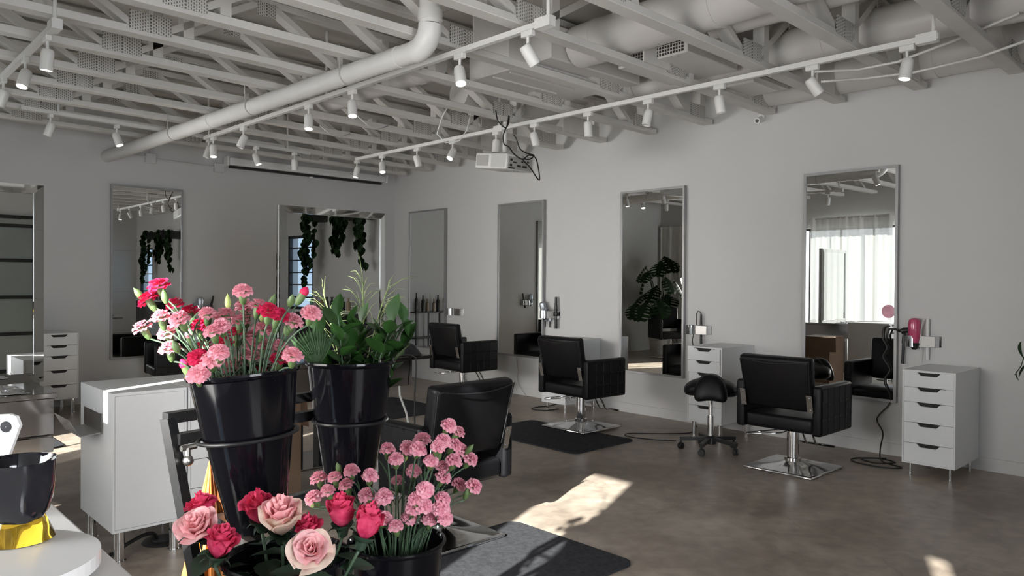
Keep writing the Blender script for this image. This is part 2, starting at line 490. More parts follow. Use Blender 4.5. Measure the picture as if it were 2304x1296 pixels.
def wall_with_holes(axis, c0, c1, a0, a1, holes, name, m, z1=ZT):
    """wall slab along one axis; holes = (a0, a1, z0, z1)"""
    mb = MB()
    def bx(p0, p1, q0, q1):
        if p1 - p0 < 1e-4 or q1 - q0 < 1e-4: return
        if axis == 'y': mb.box((c0, p0, q0), (c1, p1, q1))
        else: mb.box((p0, c0, q0), (p1, c1, q1))
    cur = a0
    for h in sorted(holes):
        bx(cur, h[0], 0, z1); bx(h[0], h[1], 0, h[2]); bx(h[0], h[1], h[3], z1); cur = h[1]
    bx(cur, a1, 0, z1)
    return struct(mb.build(name, m, smooth=False))
wall_with_holes('y', XR, XR + .2, YF - .2, YB + .2, [(-2.3, -1.35, 0.9, 2.25)], 'wall_right', 'wall')
wall_with_holes('x', YB, YB + .2, XL - .2, XR, [], 'wall_back', 'wall')
LW = [(2.1, 3.14, .25, 2.45), (7.25, 8.31, .25, 2.45), (-.83, -.66, 2.2, 2.45), (1.2, 1.74, .25, 2.45), (3.41, 3.565, 1.47, 2.45), (3.716, 3.774, 1.47, 2.45), (4.6, 6.9, .25, 2.45)]  # milky openings added for fill; narrow slits shaped to throw the sun strips
wall_with_holes('y', XL - .2, XL, YF - .2, YB + .2, LW, 'wall_left', 'wall')
FW = [(-.25, 1.5, .1, 2.6)]
wall_with_holes('x', YF - .2, YF, XL, XR, FW, 'wall_front', 'panel')
def base(name, a, b):
    struct(MB().box(a, b).build(name, 'wall', smooth=False))
base('baseboard_right', (XR - .014, -1.2, 0), (XR, YB, .10))
base('baseboard_back', (XL, YB - .014, 0), (XR - .014, YB, .10))

def window(name, axis, c, a0, a1, z0, z1, nv, nh, m='frame_black', t=.05):
    """frame with bars and one pane, set in an opening"""
    fr = MB()
    def bx(mb, p0, p1, q0, q1, d0, d1):
        if axis == 'y': mb.box((c + d0, p0, q0), (c + d1, p1, q1))
        else: mb.box((p0, c + d0, q0), (p1, c + d1, q1))
    for p0, p1, q0, q1 in ((a0, a0 + t, z0, z1), (a1 - t, a1, z0, z1), (a0, a1, z0, z0 + t), (a0, a1, z1 - t, z1)):
        bx(fr, p0, p1, q0, q1, -.03, .03)
    for k in range(1, nv + 1):
        p = a0 + (a1 - a0) * k / (nv + 1); bx(fr, p - .012, p + .012, z0, z1, -.02, .02)
    for k in range(1, nh + 1):
        q = z0 + (z1 - z0) * k / (nh + 1); bx(fr, a0, a1, q - .012, q + .012, -.02, .02)
    f = struct(fr.build(name, m, smooth=False))
    g = MB(); bx(g, a0 + .01, a1 - .01, z0 + .01, z1 - .01, -.004, .004)
    g.build('pane', 'glass', f, smooth=False)
window('window_1', 'y', XL - .12, 1.2, 1.72, .25, 2.45, 0, 0, 'wall', .012)
window('window_2', 'y', XL - .12, 4.6, 6.9, .25, 2.45, 3, 0, 'frame_black', .04)
window('window_6', 'y', XL - .12, -.83, -.66, 2.2, 2.45, 0, 0, 'wall', .01)
w7 = struct(MB().box((XL - .13, 2.1, .25), (XL - .11, 3.14, 2.45)).build('window_7_added', 'milk', smooth=False))  # invented window, added as a source for the near fill lamp
MB().box((XL - .11, 2.1, 1.33), (XL - .08, 3.14, 1.37)).build('added_window_bar', 'frame_black', w7, smooth=False)
window('window_3', 'x', YF - .1, -.25, 1.5, .1, 2.6, 1, 0)
w4 = struct(MB().box((XL - .13, 7.25, .25), (XL - .11, 8.31, 2.45)).build('window_4_added', 'milk', smooth=False))  # unseen window added to go with the far fill lamp
MB().box((XL - .11, 7.25, 1.33), (XL - .08, 8.31, 1.37)).build('added_window_bar', 'frame_black', w4, smooth=False)
window('window_5', 'y', XR + .035, -2.3, -1.35, .9, 2.25, 0, 5)

# sheer curtains on the left wall, seen in the big mirrors
def curtain(y0, y1, z0, z1, x, label, seed):
    random.seed(seed)
    n = int((y1 - y0) * 70)
    ph = [random.uniform(0, 6) for _ in range(4)]
    def fn(u, v):
        y = y0 + (y1 - y0) * u
        a = .012 + .018 * (1 - v)
        d = math.sin(y * 52 + ph[0]) * a + math.sin(y * 23 + ph[1] + v) * a * .7 + math.sin(y * 9 + ph[2]) * .01
        return (x + d, y, z0 + (z1 - z0) * v)
    r = thing('sheer_curtain', label, 'curtain', group='sheer curtains on the window wall')
    MB().grid(fn, n, 10).build('cloth', 'sheer', r, angle=180)
    MB().tube([(x, y0 - .03, z1 - .03), (x, y1 + .03, z1 - .03)], .01, 8).build('curtain_rod', 'whitepl', r)
curtain(4.78, 6.2, .04, 2.63, XL + .12, 'sheer white curtain glowing over the window, reflected in the rightmost wall mirror', 3)
curtain(8.5, 9.52, .04, 2.63, XL + .09, 'sheer cream curtain in the corner behind the split-leaf plant, seen in a mirror', 7)

# sliding frosted barn door on the front wall, seen in the left station mirror
r = thing('barn_door', 'frosted glass sliding door with black rail, reflected in the leftmost mirror', 'door', (2.6, YF, 0))
MB().box((-1.0, .05, .03), (1.0, .075, 2.25)).build('glass_panel', 'frosted', r, smooth=False)
fb = MB()
for z in (.05, .6, 1.15, 1.70, 2.22): fb.box((-1.02, .04, z - .025), (1.02, .09, z + .025))
for x in (-1.0, 0, 1.0): fb.box((x - .03, .04, .03), (x + .03, .09, 2.25))
fb.build('door_frame', 'frame_black', r, smooth=False)
MB().box((-1.8, .02, 2.33), (1.05, .05, 2.38)).build('rail', 'frame_black', r, smooth=False)
for x in (-.6, .6):
    MB().lathe([(.001, 0), (.05, 0), (.05, .02), (.001, .02)], 16, Matrix.Translation((x, .08, 2.4)) @ Matrix.Rotation(PI / 2, 4, 'X')).box((x - .02, .055, 2.2), (x + .02, .075, 2.4)).build('roller', 'frame_black', r)

# ------------------------------------------------------------------ roof trusses
YR = [.82, 1.47, 2.13, 2.78, 3.42, 4.08, 4.75, 5.42, 6.07, 6.72, 7.36, 8.0, 8.62, 9.2]
YLT = [.77, 1.40, 2.05, 2.69, 3.31, 3.94, 4.60, 5.20, 5.79, 6.42, 7.03, 7.66, 8.24, 8.83]
def truss_parts():
    P = {}
    P['bottom_chord'] = MB().rbox((-.34, -.052, 3.0), (6.56, .052, 3.05), .004, 1).mesh('bottom_chord', 'beam', False)
    P['top_chord'] = MB().rbox((-.38, -.044, 3.42), (6.58, .044, 3.47), .004, 1).mesh('top_chord', 'beam', False)
    P['webs'] = []
    bot = [.03, 1.65, 3.28, 4.90, 6.20]; top = [.84, 2.46, 4.08, 5.55]
    for i, t in enumerate(top):
        for j in (i, i + 1):
            s = 1 if bot[j] > t else -1
            P['webs'].append(MB().bar((bot[j] - s * .09, 0, 3.05), (t + s * .07, 0, 3.42), .088, .044).mesh('web', 'beam', False))
    for x in (1.90, 3.52, 5.13):
        P['webs'].append(MB().box((x - .035, -.044, 3.05), (x + .035, .044, 3.42)).mesh('web', 'beam', False))
    P['webs'].append(MB().box((6.34, -.044, 3.05), (6.42, .044, 3.42)).mesh('web', 'beam', False))
    P['plate'] = MB().box((-.13, -.002, -.06), (.13, .002, .06)).mesh('nail_plate', 'slots', False)
    P['plate_small'] = MB().box((-.07, -.002, -.05), (.07, .002, .05)).mesh('nail_plate', 'slots', False)
    P['board'] = MB().box((-.17, -.006, -.16), (.17, .006, .16)).mesh('gusset_board', 'beam', False)
    P['bot'] = bot; P['top'] = top
    return P
TP = truss_parts()
for i, (yr, yl) in enumerate(zip(YR, YLT)):
    n = len(YR) - i
    ang = math.atan2(yr - yl, 4.85)
    y0 = yl - math.tan(ang) * 1.65
    t = thing('roof_truss', f'white painted timber roof truss, {ORD[n - 1]} counting forward from the back wall', 'roof truss',
              (0, y0, 0), ang, 'white roof trusses')
    put('bottom_chord', TP['bottom_chord'], t); put('top_chord', TP['top_chord'], t)
    for m_ in TP['webs']: put('web', m_, t)
    for x in TP['bot'][1:4]:
        put('nail_plate', TP['plate'], t, (x, -.055, 3.085))
    put('nail_plate', TP['plate'], t, (6.28, -.055, 3.09))
    for x in TP['top']:
        put('nail_plate', TP['plate_small'], t, (x, -.047, 3.39))
    if i in (2, 3, 4, 5, 7, 9): put('gusset_board', TP['board'], t, {2: (6.15, -.064, 3.17), 3: (6.12, -.064, 3.17), 4: (4.62, -.064, 3.2), 5: (3.52, -.064, 3.2), 7: (5.95, -.064, 3.17), 9: (5.95, -.064, 3.17)}[i])

# ------------------------------------------------------------------ pipes and ducts under the roof
def arc(c, r, a0, a1, e1, e2, n=10):
    return [Vector(c) + Vector(e1) * (r * math.cos(a0 + (a1 - a0) * k / n)) + Vector(e2) * (r * math.sin(a0 + (a1 - a0) * k / n)) for k in range(n + 1)]
r = thing('drain_pipe', 'thick white drain pipe hanging below the trusses, bending upward at its near end', 'pipe')
pe = Vector((2.87, 3.78, 2.90)); pw = Vector((2.60, 9.60, 2.86)); dv = (pw - pe).normalized()
MB().tube([pe + dv * .14, pw], .068, 24).build('straight_pipe', 'pipe', r)
el = [pe + dv * .14]
for k in range(1, 9):
    a = (PI / 2) * k / 8
    el.append(pe + dv * (.14 - .14 * math.sin(a)) + Vector((0, 0, .14 - .14 * math.cos(a))))
MB().tube(el, .074, 24, caps=False).build('elbow', 'pipe', r)
top = el[-1]
MB().tube([top, (top.x, top.y, 3.5)], .068, 24).build('riser', 'pipe', r)
MB().tube([top + Vector((0, 0, .02)), top + Vector((0, 0, .09))], .078, 24).build('coupling', 'pipe', r)
for s in (.9, 2.3, 3.9):
    c = pe + dv * s
    mb = MB()
    for (ra, ya) in ((.0705, -.012), (.0705, .012)): pass
    ring = [c + Vector((math.cos(a), 0, math.sin(a))) * .0705 for a in [2 * PI * k / 24 for k in range(25)]]
    mb.tube(ring, .004, 6, caps=False)
    mb.bar(c + Vector((-.070, 0, .02)), c + Vector((-.075, 0, .2)), .018, .003)
    mb.build('hanger_strap', 'greypl', r)
for s in (.35, 3.1):
    c = pe + dv * s
    MB().tube([c - dv * .05, c + dv * .05], .0715, 24).build('coupling', 'pipe', r)

def round_duct(label, p, q, rad, seams, elbow=None):
    o = thing('round_duct', label, 'duct')
    p = Vector(p); q = Vector(q); d = (q - p)
    MB().tube([p, q], rad, 28).build('duct_tube', 'duct', o)
    for s in seams:
        c = p + d * s
        MB().tube([c - d.normalized() * .02, c + d.normalized() * .02], rad + .006, 28).build('seam_band', 'duct', o)
    return o
round_duct('fat round white duct running over the middle of the ceiling to the mesh grille box', (4.35, 3.835, 3.235), (4.15, .3, 3.235), .16, (.06, .35, .62))
round_duct('round white duct above the right end of the long lamp track', (5.55, 4.3, 3.235), (5.55, .2, 3.235), .15, (.03, .45))
round_duct('wide round white duct tucked along the top of the right wall', (6.44, 3.55, 3.22), (6.44, -1.2, 3.22), .17, (.33, .66))
round_duct('short round duct left of the plenum box, aiming at the back wall', (3.75, 4.9, 3.23), (3.75, 6.6, 3.23), .15, (.12, .8))
round_duct('stubby round duct behind the plenum, over the projector', (4.6, 5.6, 3.24), (5.9, 5.6, 3.24), .14, (.2, .6))
round_duct('round white duct high over the middle of the room near the viewer', (4.72, 2.9, 3.30), (4.68, .2, 3.30), .13, (.2, .7))

r = thing('duct_plenum', 'flat white sheet-metal duct box resting above the trusses near the mesh grille', 'duct')
MB().rbox((4.05, 3.86, 3.10), (5.15, 4.80, 3.36), .01, 1).build('metal_box', 'duct', r, smooth=False)
sm = MB()
for y in (4.05, 4.35, 4.55): sm.box((4.1, y - .006, 3.088), (4.85, y + .006, 3.10))
sm.build('stiffening_rib', 'track', r, smooth=False)
r = thing('return_air_box', 'white duct box with a square wire-mesh grille on its side', 'duct')
MB().rbox((4.62, 3.05, 3.09), (5.32, 3.68, 3.37), .008, 1).build('metal_box', 'duct', r, smooth=False)
MB().box((4.612, 3.08, 3.105), (4.62, 3.66, 3.36)).build('grille', 'grille', r, smooth=False)
r = thing('ceiling_register', 'white flared ceiling air register beside the right wall duct', 'vent')
MB().prism([(5.6, 3.05), (6.15, 3.05), (6.15, 3.4), (5.6, 3.4)], 3.10, 3.13).build('frame', 'duct', r, smooth=False)
MB().prism([(5.66, 3.1), (6.09, 3.1), (6.09, 3.35), (5.66, 3.35)], 3.08, 3.10).build('louver', 'track', r, smooth=False)

def ribbed(label, pts, rad):
    pts = [Vector(p) for p in pts]
    out = []; rr = []
    for i in range(len(pts) - 1):
        n = max(2, int((pts[i + 1] - pts[i]).length / .012))
        for k in range(n):
            out.append(pts[i].lerp(pts[i + 1], k / n)); rr.append(rad if len(out) % 2 else rad * .72)
    out.append(pts[-1]); rr.append(rad)
    tag(MB().tube(out, rr, 8).build('flexible_conduit', 'track', angle=180), label, 'conduit', 'ribbed white conduits by the right wall')
ribbed('upper ribbed white conduit swinging between trusses near the right end lamp', [(5.35, 2.45, 2.97), (5.5, 2.2, 2.965), (5.55, 1.95, 2.98), (5.5, 1.6, 3.03), (5.4, 1.2, 3.09)], .011)
ribbed('lower ribbed white conduit swinging between trusses near the right end lamp', [(5.50, 2.47, 2.93), (5.62, 2.2, 2.925), (5.72, 1.9, 2.93), (5.75, 1.5, 2.96), (5.7, 1.1, 3.02)], .011)

# loops of thin white wire between trusses
for lb, pts in (('thin white wire looping beside the projector from a truss', [(4.35, 5.45, 3.05), (4.32, 5.5, 2.95), (4.3, 5.55, 2.80), (4.36, 5.5, 2.72), (4.46, 5.42, 2.74), (4.52, 5.38, 2.84), (4.55, 5.36, 3.0)]),
                ('thin white wire sagging between two trusses left of the projector', [(3.95, 6.35, 3.03), (4.1, 6.4, 2.97), (4.25, 6.45, 2.96), (4.4, 6.5, 3.03)]),
                ('thin white wire sagging under trusses above the projector screen', [(3.9, 7.0, 3.03), (4.05, 7.05, 2.97), (4.2, 7.1, 2.965), (4.35, 7.15, 3.03)])):
    tag(MB().tube(pts, .006, 6).build('wire_loop', 'cable_white', angle=180), lb, 'wire', 'white wires among the trusses')

# ------------------------------------------------------------------ track rails and spotlights
def track(label, p, q, rods, feed):
    r = thing('track_rail', label, 'track light rail')
    p = Vector(p); q = Vector(q)
    MB().bar(p, q, .036, .034).build('rail', 'track', r, smooth=False)
    for f in rods:
        c = p.lerp(q, f)
        MB().tube([c + Vector((0, 0, .015)), (c.x, c.y, 3.46)], .011, 10).build('hanger_rod', 'track', r)
    for f in feed:
        c = p.lerp(q, f); d = (q - p).normalized()
        MB().bar(c - d * .06, c + d * .06, .055, .06).build('feed_box', 'track', r, smooth=False)
track('white upper left lamp track, nearest the left edge', (1.10, 5.08, 2.93), (1.10, 8.0, 2.93), (.01, .9), (.01,))
track('long white lamp track running beside the thick drain pipe', (3.13, 2.98, 2.93), (3.12, 8.02, 2.93), (.005, .5, .98), (.01,))
track('longest white lamp track, nearest the right wall, passing over the projector', (4.99, 1.52, 2.93), (4.99, 8.06, 2.93), (.005, .6), (.01, .6))
track('white lamp track crossing in front of the back wall', (1.45, 7.98, 2.974), (4.5, 8.32, 2.974), (.1, .9), ())

can_me = MB().lathe([(.001, .062), (.028, .062), (.034, .055), (.037, .03), (.037, -.062), (.033, -.066), (.031, -.055)], 24).mesh('lamp_can', 'track')
lens_on = MB().lathe([(.001, -.052), (.020, -.054), (.031, -.058)], 20).mesh('lens', 'lamp_on')
lens_off = MB().lathe([(.001, -.045), (.031, -.048)], 20).mesh('lens', 'lamp_off')
adapter_me = MB().rbox((-.018, -.045, -.036), (.018, .045, 0), .004, 1).mesh('adapter', 'track', False)
stem_me = MB().tube([(0, 0, -.03), (0, 0, -.105)], .009, 10).mesh('swivel_stem', 'track')
def spotlight(loc, d, lit, label):
    r = thing('spotlight', label, 'spotlight', (loc[0], loc[1], 2.957 if loc[1] > 7.9 and loc[0] < 4.6 else 2.913), 0, 'white track spotlights')
    put('adapter', adapter_me, r); put('swivel_stem', stem_me, r)
    q = Vector(d).normalized().to_track_quat('-Z', 'Y')
    e = q.to_euler()
    pos = Vector((0, 0, -.125)) + Vector(d).normalized() * .02
    put('lamp_can', can_me, r, pos, e)
    put('lens', lens_on if lit else lens_off, r, pos, e)
def spots(track_words, items, order_from):
    for i, (x, y, d, lit) in enumerate(items):
        spotlight((x, y), d, lit, f"{'lit' if lit else 'unlit'} white track spotlight, {ORD[i]} from {order_from} on {track_words}")
spots('the upper left track', [(1.10, 5.29, (-.05, .1, -1), True), (1.10, 5.91, (-.3, -.25, -1), True), (1.10, 6.65, (-.3, .3, -1), False)], 'the near end')
spots('the pipe-side track', [(3.12, 3.16, (.55, -.15, -.75), False), (3.12, 3.79, (-.15, -.35, -.9), True), (3.12, 5.1, (-.1, -.25, -1), True),
      (3.12, 5.79, (-.1, -.2, -1), True), (3.12, 7.07, (-.4, .1, -.9), False), (3.12, 7.8, (-.05, -.2, -1), True)], 'the near end')
spots('the projector track', [(4.99, 1.70, (-.15, .12, -1), True), (4.99, 2.30, (.45, -.35, -.75), False), (4.99, 3.01, (.15, -.1, -1), False),
      (4.99, 3.66, (-.2, .1, -1), False), (4.99, 4.30, (.12, .0, -1), False), (4.99, 4.96, (.2, -.15, -1), False), (4.99, 5.49, (-.1, 0, -1), False),
      (4.99, 6.17, (-.55, -.1, -.8), True), (4.99, 6.80, (.25, -.15, -1), False), (4.99, 7.49, (-.15, -.35, -.9), True), (4.99, 8.04, (-.2, .05, -1), True)], 'the near end')
spots('the back wall track', [(1.69, 8.005, (-.3, .2, -1), False), (2.28, 8.09, (.25, -.3, -1), True), (3.22, 8.17, (-.3, .1, -1), False),
      (3.79, 8.25, (.25, -.3, -1), True), (4.29, 8.30, (.1, .1, -1), False)], 'the left')

# ------------------------------------------------------------------ projector, screen, boxes, camera on the walls
r = thing('projector', 'white ceiling projector hanging under the trusses, with vents and cable ports', 'projector', (5.04, 5.42, 2.60), math.radians(2))
pm = Matrix.Rotation(math.radians(7), 4, 'X')
MB().rbox((-.19, -.22, -.075), (.19, .22, .075), .016, 3, pm).build('body', 'whitepl', r)
MB().box((-.1925, -.205, -.062), (-.19, -.01, .062), pm).build('vent', 'ventgrid', r, smooth=False)
MB().box((-.192, .03, -.05), (-.19, .195, .055), pm).build('label_plate', 'greypl', r, smooth=False)
MB().box((-.165, -.2225, -.066), (.16, -.22, .05), pm).build('port_panel', 'greypl', r, smooth=False)
pt = MB()
for x, z, a, b in ((-.13, .02, .03, .022), (-.13, -.03, .03, .022), (-.08, .0, .05, .012), (-.02, -.03, .05, .02), (.06, -.03, .06, .022), (.02, .015, .03, .012), (.1, .02, .03, .016), (-.12, -.057, .09, .014)):
    pt.box((x - a / 2, -.2245, z - b / 2), (x + a / 2, -.2225, z + b / 2), pm)
pt.build('ports', 'black', r, smooth=False)
MB().tube([(0, 0, .06), (0, 0, .40)], .022, 14).rbox((-.08, -.08, .065), (.08, .08, .09), .006, 1).build('ceiling_mount', 'track', r)
ctl = [(4.72, 5.20, 3.03), (4.73, 5.18, 2.93), (4.79, 5.14, 2.87), (4.83, 5.14, 2.93), (4.86, 5.17, 3.0), (4.82, 5.15, 2.9), (4.78, 5.16, 2.80), (4.80, 5.17, 2.725), (4.84, 5.17, 2.71), (4.83, 5.12, 2.68), (4.90, 5.14, 2.64),
       (5.0, 5.13, 2.60), (5.08, 5.12, 2.645), (5.17, 5.12, 2.63), (5.22, 5.13, 2.54), (5.23, 5.12, 2.43), (5.19, 5.12, 2.44), (5.11, 5.13, 2.53), (5.02, 5.14, 2.60), (5.10, 5.13, 2.61), (5.16, 5.13, 2.655), (5.08, 5.14, 2.665), (4.99, 5.15, 2.70), (4.95, 5.16, 2.79), (4.93, 5.18, 2.83)]
P = [Vector(p) for p in ctl]; sm_ = []
for i in range(len(P) - 1):
    p0 = P[max(i - 1, 0)]; p1 = P[i]; p2 = P[i + 1]; p3 = P[min(i + 2, len(P) - 1)]
    for k in range(5):
        t = k / 5
        sm_.append(.5 * ((2 * p1) + (p2 - p0) * t + (2 * p0 - 5 * p1 + 4 * p2 - p3) * t * t + (3 * p1 - p0 - 3 * p2 + p3) * t ** 3))
tag(MB().tube(sm_, .0065, 7).build('cable_tangle', 'cable_black', angle=180), 'tangle of black cables draped over the ceiling projector', 'cable')
r = thing('projection_screen', 'rolled-up projection screen in a long white case high on the back wall', 'projection screen')
MB().rbox((3.98, 9.43, 2.90), (6.36, 9.55, 3.0), .02, 3).build('case', 'whitepl', r)
MB().box((4.0, 9.46, 2.865), (6.30, 9.50, 2.895)).build('bottom_bar', 'screenbar', r, smooth=False)
for x in (3.95, 6.36): MB().rbox((x, 9.42, 2.89), (x + .03, 9.56, 3.01), .008, 1).build('end_cap', 'whitepl', r)
MB().tube([(5.15, 9.47, 2.865), (5.15, 9.47, 2.845)], .03, 12).build('pull_tab', 'whitepl', r)
for x, z, lb in ((3.07, 2.89, 'white square junction box under the drain pipe on the back wall'), (3.90, 2.865, 'white square junction box left of the projection screen')):
    q = thing('junction_box', lb, 'electrical box', (x, YB, z))
    MB().rbox((-.06, -.05, -.06), (.06, 0, .06), .006, 1).build('box', 'wall', q, smooth=False)
    MB().box((-.05, -.054, -.05), (.05, -.05, .05)).build('cover', 'wall', q, smooth=False)
tag(MB().tube([(3.132, 9.575, 2.885), (3.838, 9.575, 2.87)], .011, 8).tube([(3.07, 9.575, 2.952), (3.07, 9.575, 3.3)], .011, 8).tube([(2.70, 9.575, 2.915), (3.01, 9.575, 2.9)], .011, 8).build('conduit', 'wall'),
    'painted conduit running between two junction boxes on the back wall', 'conduit')
r = thing('security_camera', 'small white dome security camera at the top of the right wall', 'camera', (6.60, 3.53, 2.975))
MB().tube([(.027, 0, .03), (-.01, 0, .03)], .032, 16).tube([(-.01, 0, .03), (-.03, 0, 0)], .016, 10).build('bracket', 'whitepl', r)
MB().tube([(-.02, .0, .0), (-.085, -.0, -.02)], [.03, .028], 16).build('housing', 'whitepl', r)
MB().tube([(-.085, 0, -.02), (-.09, 0, -.0215)], .017, 16).build('lens', 'black', r)

# ------------------------------------------------------------------ mirrors
def wall_mirror(label, y0, y1, z0, z1, x=XR, tilt=0):
    r = thing('wall_mirror', label, 'mirror', (x, (y0 + y1) / 2, (z0 + z1) / 2), 0, 'tall silver-framed mirrors')
    h = (y1 - y0) / 2; v = (z1 - z0) / 2; d = .045; t = .022
    fr = MB()
    for a, b in (((-d, -h, -v), (-.002, -h + t, v)), ((-d, h - t, -v), (-.002, h, v)), ((-d, -h + t, -v), (-.002, h - t, -v + t)), ((-d, -h + t, v - t), (-.002, h - t, v))):
        fr.box(a, b)
    fr.build('frame', 'mframe', r, smooth=False)
    MB().box((-d + .008, -h + t, -v + t), (-.004, h - t, v - t)).build('mirror_glass', 'mirror', r, smooth=False)
    return r
wall_mirror('silver-framed mirror closest to the back corner on the right wall, reflecting grey wall and bottles', 8.30, 9.16, .46, 2.46)
wall_mirror('silver-framed mirror behind the tool holder with the silver dryer', 6.375, 7.205, .485, 2.435)
wall_mirror('silver-framed mirror reflecting the large split-leaf plant', 4.365, 5.195, .445, 2.43)
m7 = wall_mirror('rightmost silver-framed mirror with a round pink sticker, reflecting bright curtains', 2.30, 3.105, .445, 2.42)
MB().lathe([(.001, 0), (.055, 0), (.055, .001), (.001, .001)], 28, Matrix.Translation((-.0375, -.335, -.23)) @ Matrix.Rotation(-PI / 2, 4, 'Y')).build('sticker', 'pinkst', m7, label='round pink sticker on the mirror glass')
mb2 = wall_mirror('silver-framed mirror on the back wall reflecting hanging plants and track lamps', -.41, .41, .49, 2.54)
mb2.location = (3.04, YB, (.49 + 2.54) / 2); mb2.rotation_euler = (0, 0, PI / 2)
def station_mirror(label, x0, x1, y, z0, z1):
    r = thing('station_mirror', label, 'mirror', ((x0 + x1) / 2, y, z0))
    h = (x1 - x0) / 2; v = z1 - z0; t = .055; d = .03
    MB().box((-h, -d + .014, 0), (h, d - .014, v)).build('core', 'mframe', r, smooth=False)
    for s in (-1, 1):
        yo = s * d; yi = s * (d - .012)
        MB().box((-h + t, min(yi, yi + s * .006), t), (h - t, max(yi, yi + s * .006), v - t)).build('mirror_glass', 'mirror', r, smooth=False)
        # bevelled mirrored border, four mitred strips sloping outward
        b = MB()
        o = [(-h, 0), (h, 0), (h, v), (-h, v)]; n_ = [(-h + t, t), (h - t, t), (h - t, v - t), (-h + t, v - t)]
        for k in range(4):
            k2 = (k + 1) % 4
            f_ = [(o[k][0], yo * .97, o[k][1]), (o[k2][0], yo * .97, o[k2][1]), (n_[k2][0], yo + s * .004, n_[k2][1]), (n_[k][0], yo + s * .004, n_[k][1])]
            g_ = [(p[0], yi * .7, p[2]) for p in f_]
            b.add(f_ + g_, [(0, 1, 2, 3) if s < 0 else (3, 2, 1, 0), (4, 5, 6, 7), (0, 1, 5, 4), (1, 2, 6, 5), (2, 3, 7, 6), (3, 0, 4, 7)])
        b.build('bevelled_border', 'bevel', r, smooth=False)
station_mirror('leftmost tall mirror, standing on the foil-littered chrome station at the left edge', .17, 1.10, 5.4, .79, 2.005)
station_mirror('wide mirror on the chrome station behind the leafy stems, reflecting trailing plants', 2.66, 3.62, 5.4, .81, 2.005)

# ------------------------------------------------------------------ white drawer cabinets
DZ = [(.575, .685), (.463, .571), (.311, .459), (.157, .307), (.014, .153)]
def drawer_mesh(k):
    z0, z1 = DZ[k]; w = .168; h = z1 - z0
    # front plate with a scooped finger cut-out in the top edge
    poly = [(-w, 0), (w, 0), (w, h), (.085, h)]
    for s in range(0, 7): poly.append((.085 - .035 * s / 6, h - .026 * (.5 - .5 * math.cos(PI * s / 6))))
    for s in range(0, 7): poly.append((-.05 - .035 * s / 6, h - .026 * (.5 + .5 * math.cos(PI * s / 6))))
    poly.append((-w, h))
    m_ = Matrix(((0, 0, 1, -.0), (-1, 0, 0, 0), (0, 1, 0, 0), (0, 0, 0, 1)))
    mb = MB().prism(poly, 0, .016, m_)
    return mb.mesh('drawer', 'laminate', False)
drawers = [drawer_mesh(k) for k in range(5)]
scoop_shade = MB().box((.014, -.11, -.03), (.018, .11, .004)).mesh('recess_shade', 'drawer_shadow', False)  # dark slab stands in for the shade inside the finger cut-out
carc = MB()
carc.box((0, -.18, .685), (.58, .18, .70)); carc.box((0, -.18, 0), (.58, .18, .013))
carc.box((0, -.18, .013), (.58, -.1695, .685)); carc.box((0, .1695, .013), (.58, .18, .685)); carc.box((.56, -.1695, .013), (.572, .1695, .685))
carc.box((.02, -.1695, .013), (.03, .1695, .685))
carc_me = carc.mesh('carcass', 'laminate', False)
def leg_mesh(h, r_): return MB().lathe([(.001, h), (r_, h), (r_, .006), (r_ * 1.25, .006), (r_ * 1.25, 0), (.001, 0)], 18).mesh('leg', 'chrome')
def cabinet(label, loc, rz, legh, lr=.017, pulled=()):
    """front faces local -X; origin at the centre of the front, on the floor"""
    r = thing('drawer_cabinet', label, 'cabinet', loc, rz, 'white five-drawer salon cabinets')
    put('carcass', carc_me, r, (0, 0, legh))
    for k in range(5):
        d = put('drawer', drawers[k], r, (.002 - (.02 if k in pulled else 0), 0, legh + DZ[k][0]))
        put('recess_shade', scoop_shade, d, (0, 0, DZ[k][1] - DZ[k][0]))
    me = leg_mesh(legh, lr)
    for x in (.05, .53):
        for y in (-.135, .135): put('leg', me, r, (x, y, 0))
    return r
cabinet('white five-drawer cabinet beside the mirror with the pink sticker', (6.035, 1.883, 0), 0, .09, .010)
cabinet('white five-drawer cabinet behind the saddle stool', (6.040, 3.775, 0), 0, .14, .020, (0, 1))
cabinet('white five-drawer cabinet partly hidden behind the middle styling chair', (6.04, 5.68, 0), 0, .09, .012)
cabinet('white five-drawer cabinet against the back wall at the left edge', (1.985, 9.0, 0), PI / 2, .155, .022)
c4 = cabinet('white cabinet standing back-on nearest the flowers, with a grey tool tray on its side', (1.3075, 4.64, 0), -PI / 2, .159, .026)
MB().box((.572, -.168, .175), (.578, .168, .842)).build('back_panel', 'laminate', c4, smooth=False)
cabinet('white five-drawer cabinet right beside the cabinet with the tray, drawers facing the flowers', (1.676, 4.06, 0), PI / 2, .159, .026)
r = thing('tool_tray', 'grey metal wall tray with folded-out flap fixed to the white cabinet side', 'holder', (1.1275, 4.39, .69))
MB().rbox((-.006, -.165, -.055), (-.001, .165, .05), .002, 1).build('back_plate', 'steel', r, smooth=False)
tm = MB(); tm.bar((-.004, 0, -.05), (-.10, 0, -.06), .30, .004); tm.build('shelf', 'steel', r, smooth=False)
MB().add([(-.10, -.15, -.06), (-.10, .15, -.06), (-.15, .15, .03), (-.15, -.15, .03), (-.103, -.15, -.058), (-.103, .15, -.058), (-.153, .15, .032), (-.153, -.15, .032)],
         [(0, 1, 2, 3), (7, 6, 5, 4), (0, 4, 5, 1), (1, 5, 6, 2), (2, 6, 7, 3), (3, 7, 4, 0)]).build('flap', 'steel', r, smooth=False)

